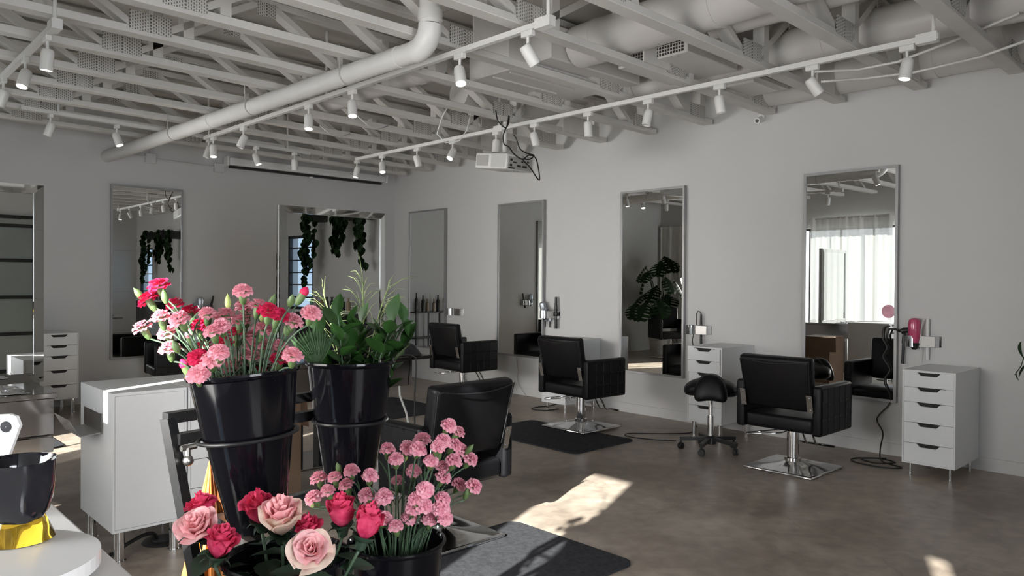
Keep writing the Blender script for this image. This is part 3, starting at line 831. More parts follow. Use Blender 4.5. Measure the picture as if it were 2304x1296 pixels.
# ------------------------------------------------------------------ styling chairs
def chair_meshes():
    C = {}
    sb = MB().rbox((-.25, -.27, .325), (.27, .27, .44), .03, 4)
    C['seat'] = sb.mesh('seat', 'leather')
    C['arm'] = MB().rbox((-.27, -.035, .32), (.275, .035, .685), .022, 4).mesh('armrest', 'leather')
    q = MB()
    for i in range(5):
        for j in range(3):
            x0 = -.25 + i * .101; z0 = .335 + j * .11
            def fn(u, v, x0=x0, z0=z0):
                b = (1 - (2 * u - 1) ** 6) * (1 - (2 * v - 1) ** 6)
                return (x0 + .101 * u, -.001 + .004 - .016 * max(b, 0) ** .35, z0 + .11 * v)
            q.grid(fn, 8, 8)
    C['quilt'] = q.mesh('quilted_panel', 'leather', angle=60)
    def bk(u, v):
        # padded backrest: closed outline swept by width; u around, v along width
        a = 2 * PI * u
        w_ = (v - .5)
        return None
    b = MB().rbox((-.045, -.285, 0), (.045, .285, .40), .032, 4)
    vs = []
    for p in b.v:
        t = p.z / .40
        p = Vector((p.x * (1.0 - .15 * (1 - t)) - .035 * (2 * p.y / .57) ** 2 * -1 * 1.0, p.y * (.915 + .085 * t), p.z + .022 * (2 * p.y / .57) ** 2 * (.6 if t < .5 else 1)))
        vs.append(p)
    b.v = vs
    C['back'] = b.mesh('backrest', 'leather')
    pp = MB()
    edge = []
    for k in range(41):
        a = k / 40
        if a < .25: y, z = -.272, .03 + .34 * a / .25
        elif a < .75: y, z = -.272 + .544 * (a - .25) / .5, .382
        else: y, z = .272, .37 - .34 * (a - .75) / .25
        edge.append((-.040 + .035 * (2 * y / .57) ** 2, y * (.915 + .085 * z / .4), z + .022 * (2 * y / .57) ** 2))
    pp.tube(edge, .0035, 6)
    C['piping'] = pp.mesh('piping', 'leather_dark', angle=180)
    br = MB().rbox((-.003, -.022, -.065), (.003, .022, .065), .002, 1)
    for z in (-.045, .045): br.lathe([(.001, 0), (.006, 0), (.006, .006), (.001, .006)], 10, Matrix.Translation((-.003, 0, z)) @ Matrix.Rotation(-PI / 2, 4, 'Y'))
    C['bracket'] = br.mesh('bracket', 'chrome')
    C['column'] = MB().lathe([(.001, .035), (.062, .035), (.060, .085), (.045, .09), (.045, .30), (.06, .305), (.06, .33), (.001, .33)], 24).mesh('column', 'chrome')
    s = .275
    bs = MB()
    bs.rbox((-s, -s, 0), (s, s, .022), .010, 2)
    ring = []
    prof = [(s - .012, .0225), (s - .05, .026), (.12, .042), (.05, .062)]
    vs = []; fs = []
    for r_, z in prof:
        sq = max(0, min(1, (r_ - .05) / (s - .1)))
        for k in range(32):
            a = 2 * PI * k / 32
            c, sn = math.cos(a), math.sin(a)
            m_ = max(abs(c), abs(sn)); sqr = 1 / m_
            rr = r_ * (sq * min(sqr, 1.36) + (1 - sq))
            vs.append((rr * c, rr * sn, z))
    for i in range(len(prof) - 1):
        for k in range(32):
            k2 = (k + 1) % 32
            fs.append((i * 32 + k, i * 32 + k2, (i + 1) * 32 + k2, (i + 1) * 32 + k))
    bs.add(vs, fs)
    C['base'] = bs.mesh('base_plate', 'chrome', angle=50)
    ft = MB()
    for y in (-.04, .04):
        ft.tube([(.18, y, .33), (.25, y, .24), (.30, y, .16), (.325, y, .14), (.36, y, .14)], .009, 8)
    ft.tube([(.36, -.17, .14), (.36, .17, .14)], .011, 10)
    C['foot'] = ft.mesh('footrest', 'chrome')
    C['lever'] = MB().tube([(-.03, .05, .30), (-.16, .20, .275), (-.22, .27, .265), (-.24, .27, .262), (-.25, .24, .262), (-.13, .03, .285), (-.04, .0, .30)], .006, 8).mesh('pump_lever', 'chrome', angle=180)
    return C
CM = chair_meshes()
def chair(label, loc, rz, lift=0.0, base_rz=None):
    r = thing('styling_chair', label, 'chair', loc, rz, 'black salon styling chairs')
    put('seat', CM['seat'], r, (0, 0, lift))
    for s in (-1, 1):
        a = put('armrest', CM['arm'], r, (0, s * .302, lift))
        put('quilted_panel', CM['quilt'], a, (0, s * .035, 0), (0, 0, 0), (1, -s * -1, 1))
    b = put('backrest', CM['back'], r, (-.235, 0, lift + .475), (0, math.radians(-13), 0))
    put('piping', CM['piping'], b, (-.004, 0, 0))
    for s in (-1, 1): put('bracket', CM['bracket'], r, (-.292, s * .262, lift + .555), (0, math.radians(-13), 0))
    put('column', CM['column'], r, (0, 0, 0), None, (1, 1, 1 + lift / .33))
    put('base_plate', CM['base'], r, (0, 0, 0), (0, 0, (base_rz or 0) - rz) if base_rz is not None else None)
    put('footrest', CM['foot'], r, (0, 0, lift))
    put('pump_lever', CM['lever'], r, (0, 0, lift))
    return r
chair('black styling chair facing the mirror with the pink sticker, on bare floor', (5.585, 2.70, 0), 0)
chair('black styling chair on a mat facing the right wall, beside the saddle stool', (5.545, 4.84, .012), math.radians(-3), .008, 0)
chair('black styling chair furthest back along the right wall, near the corner mirror', (5.87, 7.03, 0), math.radians(-2), .04, 0)
chair('nearest black styling chair, turned away, just behind the small pink carnations', (2.565, 3.30, .012), math.radians(92), .0, 0)
chair('black styling chair turned sideways before the back wall mirror, quilted arm in sunlight', (3.10, 8.80, 0), math.radians(172), .03, 0)
chair('black styling chair in front of the split-leaf plant, seen only in a mirror', (1.12, 8.3, 0), math.radians(-60), .05, 0)

def mat_(label, x0, x1, y0, y1, rz=0):
    cx, cy = (x0 + x1) / 2, (y0 + y1) / 2; a, b = (x1 - x0) / 2, (y1 - y0) / 2; rr = .07
    poly = []
    for sx, sy, a0 in ((1, -1, -PI / 2), (1, 1, 0), (-1, 1, PI / 2), (-1, -1, PI)):
        for k in range(7):
            an = a0 + PI / 2 * k / 6
            poly.append((sx * (a - rr) + rr * math.cos(an), sy * (b - rr) + rr * math.sin(an)))
    o = MB().prism(poly, .0005, .0115).build('floor_mat', 'rubber', smooth=False, loc=(cx, cy, 0), rot=(0, 0, rz))
    tag(o, label, 'mat', 'black anti-fatigue floor mats')
mat_('black rubber mat at the bottom edge, under the nearest styling chair, half in sunlight', 1.72, 3.08, 2.31, 3.215)
mat_('black rubber mat under the middle styling chair of the right wall', 4.65, 5.47, 4.12, 5.44)
mat_('black rubber mat under the furthest styling chair near the corner', 4.42, 5.27, 6.45, 7.65)
mat_('black rubber mat catching sun beyond the foil-littered station at the left edge', .35, 1.64, 7.22, 8.1)

# saddle stool
r = thing('saddle_stool', 'black saddle stool on chrome gas lift and five casters', 'stool', (5.635, 3.457, 0), math.radians(31))
def pad(cx, cz, hx, hy, hz, droop, lean):
    def fn(u, v):
        a = 2 * PI * u; b = PI * (v - .5)
        c, s_ = math.cos(a), math.sin(a); cb, sb_ = math.cos(b), math.sin(b)
        e = lambda q, p: math.copysign(abs(q) ** p, q)
        x = hx * e(c, .8) * e(cb, .7); y = hy * e(s_, .8) * e(cb, .7); z = hz * e(sb_, .8)
        z -= droop * (y / hy) ** 2
        return (cx + x + lean * z, y, cz + z)
    return fn
sm = MB().grid(pad(.02, .545, .17, .225, .075, .035, 0), 40, 20)
sm.grid(pad(-.125, .558, .065, .135, .108, .06, .25), 40, 20)
sm.build('saddle_seat', 'leather', r, angle=180)
pts = []
for k in range(31):
    a = PI * k / 30
    pts.append((-.075 + .03 * math.sin(a), .142 * math.cos(a), .545 + .112 * math.sin(a) - .055 * abs(math.cos(a)) ** 3))
MB().tube(pts, .007, 7).build('pommel_seam', 'leather_dark', r, angle=180)
MB().lathe([(.001, .52), (.018, .52), (.018, .30), (.026, .30), (.027, .08), (.001, .08)], 20).build('gas_lift', 'chrome', r)
sb = MB().lathe([(.001, .06), (.045, .06), (.045, .115), (.03, .13), (.001, .13)], 20)
for k in range(5):
    a = 2 * PI * k / 5 + .35
    sb.bar((.03 * math.cos(a), .03 * math.sin(a), .105), (.255 * math.cos(a), .255 * math.sin(a), .088), .035, .028)
sb.build('star_base', 'black', r, smooth=False)
for k in range(5):
    a = 2 * PI * k / 5 + .35; x, y = .245 * math.cos(a), .245 * math.sin(a)
    m_ = Matrix.Translation((x, y, .029)) @ Matrix.Rotation(a + .8 * k, 4, 'Z') @ Matrix.Rotation(PI / 2, 4, 'X')
    w_ = MB()
    for s in (-.018, .006): w_.lathe([(.001, s), (.026, s), (.0285, s + .003), (.0285, s + .009), (.026, s + .012), (.001, s + .012)], 18, m_)
    w_.tube([(x, y, .03), (x, y, .08)], .008, 8)
    w_.build('caster', 'black', r)

# ------------------------------------------------------------------ double-sided chrome stations
def station(label, x0, x1, y0, y1, z, shelf=True):
    r = thing('salon_station', label, 'styling station', ((x0 + x1) / 2, (y0 + y1) / 2, 0))
    hx, hy = (x1 - x0) / 2, (y1 - y0) / 2
    MB().rbox((-hx, -hy, z - .03), (hx, hy, z), .003, 1).build('table_top', 'chrome_dark', r, smooth=False)
    MB().rbox((-hx + .10, -hy + .02, z - .235), (hx - (.012 if shelf else .19), hy - .02, z - .031), .003, 1).build('storage_box', 'chrome_dark', r, smooth=False)
    for s in (-1, 1):
        xx = s * (hx - .13) if shelf else s * (hx - .40)
        MB().box((xx - .04, -.05 - hy * .5, .012), (xx + .04, .03 - hy * .5, z - .235)).build('post', 'chrome_dark' if shelf else 'black_metal', r, smooth=False)
        MB().box((xx - .04, hy * .5 - .03, .012), (xx + .04, .05 + hy * .5, z - .235)).build('post', 'chrome_dark' if shelf else 'black_metal', r, smooth=False)
    MB().rbox((-hx + .05, -hy + .1, 0), (hx - .1, hy - .1, .012), .003, 1).build('foot_plate', 'chrome_dark', r, smooth=False)
    if shelf:
        poly = [(-hx, z - .33), (hx - .02, z - .33), (hx - .012, z - .262)]
        for k in range(7): poly.append((hx - .012 - .06 * (1 - math.cos(PI / 2 * k / 6)), z - .262 + .018 * math.sin(PI / 2 * k / 6)))
        poly += [(-hx, z - .255)]
        m_ = Matrix(((1, 0, 0, 0), (0, 0, -1, -hy + .045), (0, 1, 0, 0), (0, 0, 0, 1)))
        MB().prism(poly, 0, .04, m_).build('foot_rail_panel', 'chrome_dark', r, smooth=False)
    return r
station('chrome styling station at the left edge, its top littered with crumpled foil', -.02, 1.05, 4.80, 6.0, .79)
station('chrome styling station behind the leafy bucket, black cape heaped on its corner', 2.52, 3.86, 5.03, 5.78, .81, False)
random.seed(11)
def crumple(u, v):
    x = (u - .5); y = (v - .5)
    e = min(1, (0.5 - max(abs(x), abs(y))) * 6)
    return (x * .62 + random.uniform(-.012, .012), y * .40 + random.uniform(-.012, .012), .003 + e * random.uniform(.0, .022))
tag(MB().grid(crumple, 30, 22).build('foil_heap', 'foil', smooth=False, loc=(.62, 5.06, .79)), 'crumpled silver foil sheets glinting on the left station top', 'foil')
def cape(u, v):
    a = 2 * PI * u; k = v
    rr = (1 - k) ** .7
    x = .165 * math.cos(a) * rr * (1 + .15 * math.sin(3 * a) + .06 * math.sin(9 * a)); y = .15 * math.sin(a) * rr * (1 + .12 * math.sin(4 * a + 1))
    z = .075 * math.sin(PI / 2 * k) * (1 + .35 * math.sin(2 * a + k * 5)) + .013 * math.sin(11 * a + 6 * k) * (1 - k) * min(1, k * 6)
    return (x, y, max(0.001, z))
tag(MB().grid(cape, 60, 18).build('salon_cape', 'cloth', angle=180, loc=(3.69, 5.19, .811), rot=(0, 0, .1)), 'black salon cape heaped on the corner of the chrome station', 'cape')
tag(MB().tube([(3.52, 5.02, .58), (3.52, 5.01, .5), (3.57, 4.99, .36), (3.58, 4.97, .25), (3.585, 4.95, .1), (3.59, 4.92, .008), (3.62, 4.86, .008)], .009, 8).build('power_cord', 'cable_white', angle=180),
    'white power cord hanging from the chrome station to the floor', 'cord', 'cords of the station')
tag(MB().tube([(3.55, 5.12, .819), (3.64, 5.03, .825), (3.675, 5.008, .80), (3.675, 5.003, .70), (3.66, 5.0, .50), (3.645, 4.98, .3), (3.64, 4.96, .12), (3.66, 4.93, .008), (3.74, 4.90, .008)], .006, 8).build('power_cord', 'cable_black', angle=180),
    'black power cord looping over the edge of the chrome station', 'cord', 'cords of the station')

# ------------------------------------------------------------------ tool holders on the walls
def tool_holder(label, y, z, w_, loops=True, x=XR, rz=0, dryer_loop=True):
    r = thing('tool_holder', label, 'holder', (x, y, z), rz, 'chrome tool holders on the walls')
    MB().rbox((-.006, -w_ / 2, -.045), (0, w_ / 2, .045), .002, 1).build('back_plate', 'chrome', r, smooth=False)
    MB().rbox((-.055, -w_ / 2 + .03, -.045), (-.050, w_ * .16, .045), .002, 1).box((-.055, w_ * .16 - .004, -.045), (0, w_ * .16, .045)).box((-.055, -w_ / 2 + .03, -.045), (0, -w_ / 2 + .034, .045)).build('pocket', 'steel', r, smooth=False)
    if dryer_loop:
        MB().lathe([(.046, -.046), (.049, -.046), (.049, .046), (.046, .046), (.046, -.046)], 24, Matrix.Translation((-.052, w_ / 2 - .03, 0))).build('dryer_loop', 'chrome', r)
    return r
tool_holder('empty chrome tool holder beside the mirror closest to the corner', 8.06, 1.005, .26)
tool_holder('chrome tool holder carrying the silver dryer and a curling iron', 6.25, 1.035, .26)
tool_holder('chrome tool holder carrying one black styling wand', 4.18, .955, .24)
tool_holder('chrome tool holder carrying the pink hair dryer', 2.095, .968, .24)
tool_holder('chrome tool holder on the back wall beside the plant-reflecting mirror', 3.74, 1.06, .24, x=0)
h_ = bpy.data.objects['tool_holder.004']; h_.location = (3.74, YB, 1.06); h_.rotation_euler = (0, 0, PI / 2)

def wand(label, loc, rot=(0, 0, 0), fat=1.0, up=.16, down=.14, clamp=False):
    r = thing('styling_wand', label, 'styling iron', loc)
    r.rotation_euler = rot
    MB().tube([(0, 0, -.01), (0, 0, .03), (0, 0, up)], [.016 * fat, .014 * fat, .010 * fat], 14).build('handle', 'black', r)
    MB().tube([(0, 0, -.01), (0, 0, -down)], .012 * fat, 14).build('barrel', 'black', r)
    if clamp: MB().rbox((-.022, -.03, -.03), (.022, .03, .02), .008, 2).build('clamp', 'black', r)
    return r
wand('slim black styling wand standing in the holder above the stool cabinet', (6.596, 4.165, .955))
MB().tube([(0, 0, .16), (-.004, .012, .185), (-.004, .035, .19), (-.004, .052, .16), (-.004, .05, .06), (-.03, .062, -.02), (-.05, .068, -.10), (-.04, .065, -.17)], .0045, 7).build('cord', 'cable_black', bpy.data.objects['styling_wand'], angle=180)
wand('thick black curling iron standing in the holder behind the middle chair', (6.587, 6.16, 1.05), (0, 0, 0), 1.45, .20, .18, True)
wand('slim black flat iron leaning in the back wall holder', (3.79, 9.555, 1.06), (0, math.radians(14), 0), 1.2, .17, .10)
wand('black flat iron hanging at the left of the pink dryer', (6.585, 2.245, .955), (math.radians(2), 0, 0), 1.0, .12, .18)

def dryer(label, loc, m, rot=(0, 0, 0)):
    """barrel along local Z with the nozzle down, handle out along -X"""
    r = thing('hair_dryer', label, 'hair dryer', loc)
    r.rotation_euler = rot
    MB().lathe([(.001, .115), (.022, .112), (.036, .10), (.041, .07), (.040, .0), (.034, -.03), (.030, -.06), (.001, -.06)], 24).build('barrel', m, r)
    MB().lathe([(.030, -.06), (.034, -.065), (.030, -.085), (.012, -.11), (.001, -.11)], 20).build('nozzle', 'black', r)
    MB().tube([(0, .03, .03), (0, .075, .02), (-.005, .09, .012)], [.02, .019, .017], 14).build('handle', m if m != 'pinkpl' else 'black', r)
    return r
d1 = dryer('pink hair dryer standing nose-down in the wall holder beside the rightmost mirror', (6.572, 2.160, 1.025), 'pinkpl')
d1.scale = (1.15, 1.15, 1.15)
MB().tube([(-.005, .09, .012), (-.02, .12, .03), (-.02, .16, .03), (-.02, .18, -.02), (-.02, .175, -.06)], .007, 8).build('cord', 'cable_black', d1, angle=180)
dryer('silver hair dryer lying in the holder over the middle cabinet', (6.572, 6.35, 1.075), 'silverpl', (0, math.radians(10), math.radians(160)))
dryer('silver hair dryer standing in the back wall holder beside a flat iron', (3.655, 9.53, 1.10), 'silverpl', (0, 0, PI / 2))
for y, lb in ((6.345, 'left'), (6.27, 'right')):
    q = thing('hair_clipper', f'black-bladed silver clipper hanging under the middle holder, the {lb} one', 'clipper', (6.60, y, .95))
    MB().rbox((-.014, -.018, .0), (.014, .018, .06), .006, 2).build('body', 'silverpl', q)
    MB().tube([(0, 0, .0), (0, .003, -.07)], [.010, .006], 10).build('blade', 'black', q)
q = thing('curling_tong', 'white curling tong upright in the holder right of the pink dryer', 'styling iron', (6.60, 2.07, .99))
MB().tube([(0, 0, -.02), (0, 0, .165)], .013, 14).build('handle', 'whitepl', q)
MB().tube([(0, 0, -.02), (0, 0, -.17)], .014, 14).build('barrel', 'whitepl', q)
tag(MB().tube([(6.58, 2.10, 1.14), (6.575, 2.112, 1.05), (6.575, 2.112, .95), (6.57, 2.115, .86), (6.572, 2.12, .80)], .004, 7).build('cord', 'cable_white', angle=180), 'white cord trailing from the white curling tong', 'cord')

# cables on the right wall and floor
def cable(label, pts, rad=.006, m='cable_black', group=None):
    P = [Vector(p) for p in pts]; out = []
    for i in range(len(P) - 1):
        p0 = P[max(i - 1, 0)]; p1 = P[i]; p2 = P[i + 1]; p3 = P[min(i + 2, len(P) - 1)]
        for k in range(6):
            t = k / 6
            out.append(.5 * ((2 * p1) + (p2 - p0) * t + (2 * p0 - 5 * p1 + 4 * p2 - p3) * t * t + (3 * p1 - p0 - 3 * p2 + p3) * t ** 3))
    out.append(P[-1])
    tag(MB().tube(out, rad, 7).build('power_cord', m, angle=180), label, 'cord', group or 'power cords along the wall')
cable('black wavy cord dropping from the pink dryer to a coil on the floor', [(6.575, 2.36, 1.08), (6.57, 2.40, 1.06), (6.57, 2.405, .98), (6.57, 2.37, .9), (6.57, 2.40, .82), (6.57, 2.345, .72), (6.57, 2.39, .62), (6.58, 2.34, .5), (6.59, 2.36, .42), (6.56, 2.44, .30), (6.5, 2.37, .2),
       (6.42, 2.36, .08), (6.3, 2.30, .008), (6.2, 2.12, .008), (6.1, 2.2, .008), (6.1, 2.42, .008), (6.22, 2.5, .008), (6.36, 2.36, .012), (6.3, 2.2, .015), (6.16, 2.3, .016), (6.24, 2.44, .016), (6.38, 2.3, .018)])
cable('black cord hanging in a loop beside the stool cabinet', [(6.60, 4.02, .52), (6.55, 4.04, .45), (6.5, 4.09, .36), (6.5, 4.09, .28), (6.55, 4.03, .2), (6.6, 4.0, .14)])
cable('thin black cord lying on the floor left of the saddle stool', [(6.25, 3.98, .06), (6.15, 3.98, .008), (5.95, 4.08, .008), (5.8, 4.22, .008), (5.68, 4.34, .008), (5.58, 4.33, .008), (5.55, 4.2, .008), (5.62, 4.0, .008), (5.72, 3.86, .008)], .005)
cable('black cord under the middle white cabinet', [(6.15, 5.70, .012), (5.98, 5.74, .008), (5.93, 5.90, .008), (6.05, 5.96, .008), (6.25, 5.93, .008), (6.45, 5.92, .03)], .006)
cable('thin grey wire running down the wall below the second mirror from the corner', [(6.60, 6.85, .49), (6.60, 6.84, .40), (6.60, 6.82, .3), (6.60, 6.83, .2), (6.58, 6.75, .1), (6.55, 6.62, .01)], .004, 'greypl')

# floor outlet and its cable by the white cabinets
r = thing('floor_outlet', 'round black floor outlet cover beside the nearest white cabinet', 'floor outlet', (1.44, 4.27, 0))
MB().lathe([(.001, .012), (.05, .012), (.052, .009), (.10, .009), (.108, .0), (.001, 0)], 32).build('cover', 'black', r)
MB().lathe([(.058, .0125), (.06, .0135), (.062, .0125)], 32).build('lid_ring', 'rubber', r)
cable('thick black cable arching from the floor outlet past the cabinet leg', [(1.41, 4.27, .022), (1.38, 4.25, .06), (1.32, 4.22, .07), (1.24, 4.20, .05), (1.15, 4.19, .015), (1.0, 4.17, .011)], .010)

# cardboard box
r = thing('cardboard_box', 'tall brown cardboard box standing between the two black buckets', 'box', (2.22, 4.85, 0))
MB().box((-.24, -.20, .0), (.24, .20, .66)).build('body', 'card', r, smooth=False)
MB().bar((.235, -.205, .66), (.245, -.215, .45), .16, .004).build('flap', 'card', r, smooth=False)
def pleat(u, v):
    n = 16; a = -PI + 2 * PI * u
    z = .43 * (1 - v); rr = .004 + .090 * v
    rr *= 1 + .07 * (1 if int(u * n * 2) % 2 else -1)
    return (rr * math.cos(a), rr * math.sin(a), z)
r = thing('paper_wrap', 'orange ribbed paper cone on the stand, peeking out left of the carnation bucket', 'paper wrap', (.758, 1.905, .539), math.radians(215))
MB().grid(pleat, 52, 4).build('ribbed_sheet', 'wrap', r, smooth=False)
MB().grid(lambda u, v: (.004 + .01 * u, .018 + .030 * u * u + .012 * v, .345 + .04 * v - .02 * u), 6, 6).build('curled_edge', 'wrap', r, angle=180)

# ------------------------------------------------------------------ flower stand and buckets
BA = Vector((.728, 1.652)); BB = Vector((1.107, 1.812)); BC = Vector((.705, 1.392)); BD = Vector((1.126, 1.613))
r = thing('flower_stand', 'black square-tube stand holding the flower buckets in rings', 'stand')
T_ = .026
MB().bar((.634, 1.849, 1.10), (.775, 1.70, 0.0), T_, T_, roll=(-.4, .9, 0)).build('leg', 'black_metal', r, smooth=False)
MB().bar((1.30, 1.985, 1.10), (1.24, 1.83, .0), T_, T_, roll=(-.4, .9, 0)).build('leg', 'black_metal', r, smooth=False)
MB().bar((.628, 1.849, 1.10), (1.305, 1.99, 1.10), T_, T_).build('top_rail', 'black_metal', r, smooth=False)
MB().bar((.650, 1.834, 1.05), (1.27, 1.968, 1.05), T_, T_).build('ring_rail', 'black_metal', r, smooth=False)
k_ = MB().tube([(.652, 1.815, 1.030), (.690, 1.823, 1.030)], .007, 8).tube([(.668, 1.815, 1.03), (.668, 1.813, 1.008)], .006, 8).sphere((.668, 1.813, 1.0), .013, 12, 8)
k_.build('clamp_knob', 'steel', r)
def ring(c, z, rad):
    n = 36
    pts = [(c.x + rad * math.cos(2 * PI * k / n), c.y + rad * math.sin(2 * PI * k / n), z) for k in range(n + 1)]
    mb = MB().tube(pts, .0045, 8, caps=False)
    return mb
ring(Vector((0, 0)), 0, .1078).build('bucket_ring', 'black_metal', r, loc=(.739, 1.642, 1.078), rot=Matrix.Rotation(math.radians(-5.4), 3, Vector((.689, .7247, 0))).to_euler())
ring(BB, 1.045, .1005).build('bucket_ring', 'black_metal', r)
MB().bar((.72, 1.76, 1.05), (.72, 1.845, 1.05), .02, .01).bar((1.11, 1.915, 1.045), (1.11, 1.93, 1.05), .02, .01).build('ring_arm', 'black_metal', r, smooth=False)
def bucket(label, c, z0, h, r0, r1, tilt=0.0):
    o = thing('flower_bucket', label, 'bucket', (c.x, c.y, z0))
    o.rotation_euler = Matrix.Rotation(math.radians(tilt), 3, Vector((.689, .7247, 0))).to_euler()
    prof = [(.001, .0), (r0, .0), (r0 + (r1 - r0) * .02, .012)]
    f = .60
    prof += [(r0 + (r1 - r0) * f, h * f), (r0 + (r1 - r0) * f + .003, h * f), (r0 + (r1 - r0) * .97, h * .975), (r1 + .004, h * .985), (r1 + .006, h), (r1 + .001, h + .001), (r1 - .003, h - .004), (r0 + (r1 - r0) * .5 - .004, h * .5), (.001, h * .45)]
    MB().lathe(prof, 48).build('pail', 'bucket', o, angle=28)
    MB().lathe([(r1 + .002, h - .002), (r1 + .0075, h), (r1 + .0075, h + .005), (r1 + .001, h + .006), (r1 - .003, h)], 48).build('rim', 'bucket', o)
    MB().disc((0, 0, h * .72), r0 + (r1 - r0) * .71, 32).build('water', 'smoke_glass', o, smooth=False)
    return o
bucket('tall glossy black bucket crowded with red and pink carnations', Vector((.755, 1.628)), .868, .352, .062, .118, -5.4)
bucket('tall glossy black bucket filled with leafy green stems', BB, .850, .355, .064, .117)
bucket('low black bucket at the bottom edge holding the roses', BC, .53, .345, .080, .117)
bucket('low black bucket holding the small pink carnations, right of the roses', BD, .40, .352, .080, .120)
r2 = bpy.data.objects['flower_stand']
for c, z, rad in ((BC, .715, .108), (BD, .595, .1095)):
    ring(c, z, rad).build('bucket_ring', 'black_metal', r2)
MB().bar((.70, 1.30, .512), (.70, 1.78, .512), .026, .026).bar((1.126, 1.52, .384), (1.13, 1.90, .384), .026, .026).bar((.69, 1.79, .525), (1.29, 1.93, .525), .026, .026).bar((.70, 1.80, .385), (1.27, 1.915, .385), .026, .026).build('lower_rail', 'black_metal', r2, smooth=False)
MB().bar((.745, 1.54, .846), (.745, 1.83, .846), .024, .016).bar((1.107, 1.73, .84), (1.107, 1.92, .84), .024, .016).bar((.68, 1.825, .838), (1.26, 1.93, .838), .024, .016).build('bucket_shelf', 'black_metal', r2, smooth=False)

# ------------------------------------------------------------------ flower meshes
def carnation_mesh(seed, m, R=.026):
    random.seed(seed)
    mb = MB()
    layers = [(6, 1.0, .10, .0), (6, .92, .45, .003), (6, .78, .85, .006), (5, .60, 1.15, .009), (4, .40, 1.40, .012)]
    for n, rad, lift, z0 in layers:
        off = random.uniform(0, 6)
        for k in range(n):
            a = off + 2 * PI * k / n + random.uniform(-.18, .18)
            wd = random.uniform(.75, .98) * (1.0 if n > 5 else 1.15); rr = R * rad * random.uniform(.92, 1.08)
            li = lift + random.uniform(-.12, .12); ph = random.uniform(0, 6)
            def fn(u, v, a=a, wd=wd, rr=rr, li=li, z0=z0, ph=ph):
                t = (u - .5) * 2
                ang = a + t * wd * (.25 + .75 * v)
                d = rr * (v ** .8) * (1 - .12 * t * t)
                fr = (v ** 2) * (.11 * math.sin(t * 9 + ph) + .05 * math.sin(t * 21 + ph * 2))
                edge = 1 + (.045 * math.sin(t * 17 + ph) if v > .95 else 0)
                e = li * (1 - .25 * v) + fr
                return (d * edge * math.cos(e) * math.cos(ang), d * edge * math.cos(e) * math.sin(ang), z0 + d * math.sin(e) - .003 * v * v)
            mb.grid(fn, 9, 5)
    return mb.mesh('bloom', m, angle=180)
def bud_mesh(m):
    mb = MB()
    for k in range(5):
        def fn(u, v, k=k):
            a = k * 1.257 + (u - .5) * 1.9 + v * .9
            rr = .0105 * math.sin(PI * (.16 + .80 * v)) + .0005
            return (rr * math.cos(a), rr * math.sin(a), .004 + .026 * v)
        mb.grid(fn, 6, 6)
    return mb.mesh('bloom', m, angle=180)
calyx_me = MB().lathe([(.0012, -.030), (.004, -.029), (.0075, -.022), (.0088, -.012), (.0082, -.002), (.0095, .003)], 12).mesh('calyx', 'calyx')
budcase_me = MB().lathe([(.0012, -.016), (.005, -.014), (.0092, -.004), (.0098, .005), (.0078, .014), (.0030, .022), (.0002, .027)], 12).mesh('bud', 'calyx')
budlime_me = MB().lathe([(.0012, -.016), (.004, -.014), (.0085, -.004), (.0090, .005), (.0072, .014), (.0030, .024), (.0002, .030)], 12).mesh('bud', 'lime')
BLOOM = {'p': [carnation_mesh(s, 'pink', .0245) for s in (1, 2, 3)], 'r': [carnation_mesh(s, 'red', .025) for s in (4, 5)], 'm': [carnation_mesh(s, 'mauvepink', .0220) for s in (6, 7, 8)]}
BUD = {'p': bud_mesh('pink'), 'r': bud_mesh('red'), 'm': bud_mesh('mauvepink')}
def strip_leaf(L_, W_):
    def fn(u, v):
        w_ = W_ * math.sin(PI * (.08 + .92 * v)) ** .7 if v < 1 else 0
        return ((u - .5) * 2 * w_, -.25 * L_ * v * v + .3 * abs(u - .5) * w_, L_ * v * (1 - .12 * v))
    return MB().grid(fn, 2, 6).mesh('leaf', 'stem', angle=180)
carn_leaf = strip_leaf(.06, .0028)

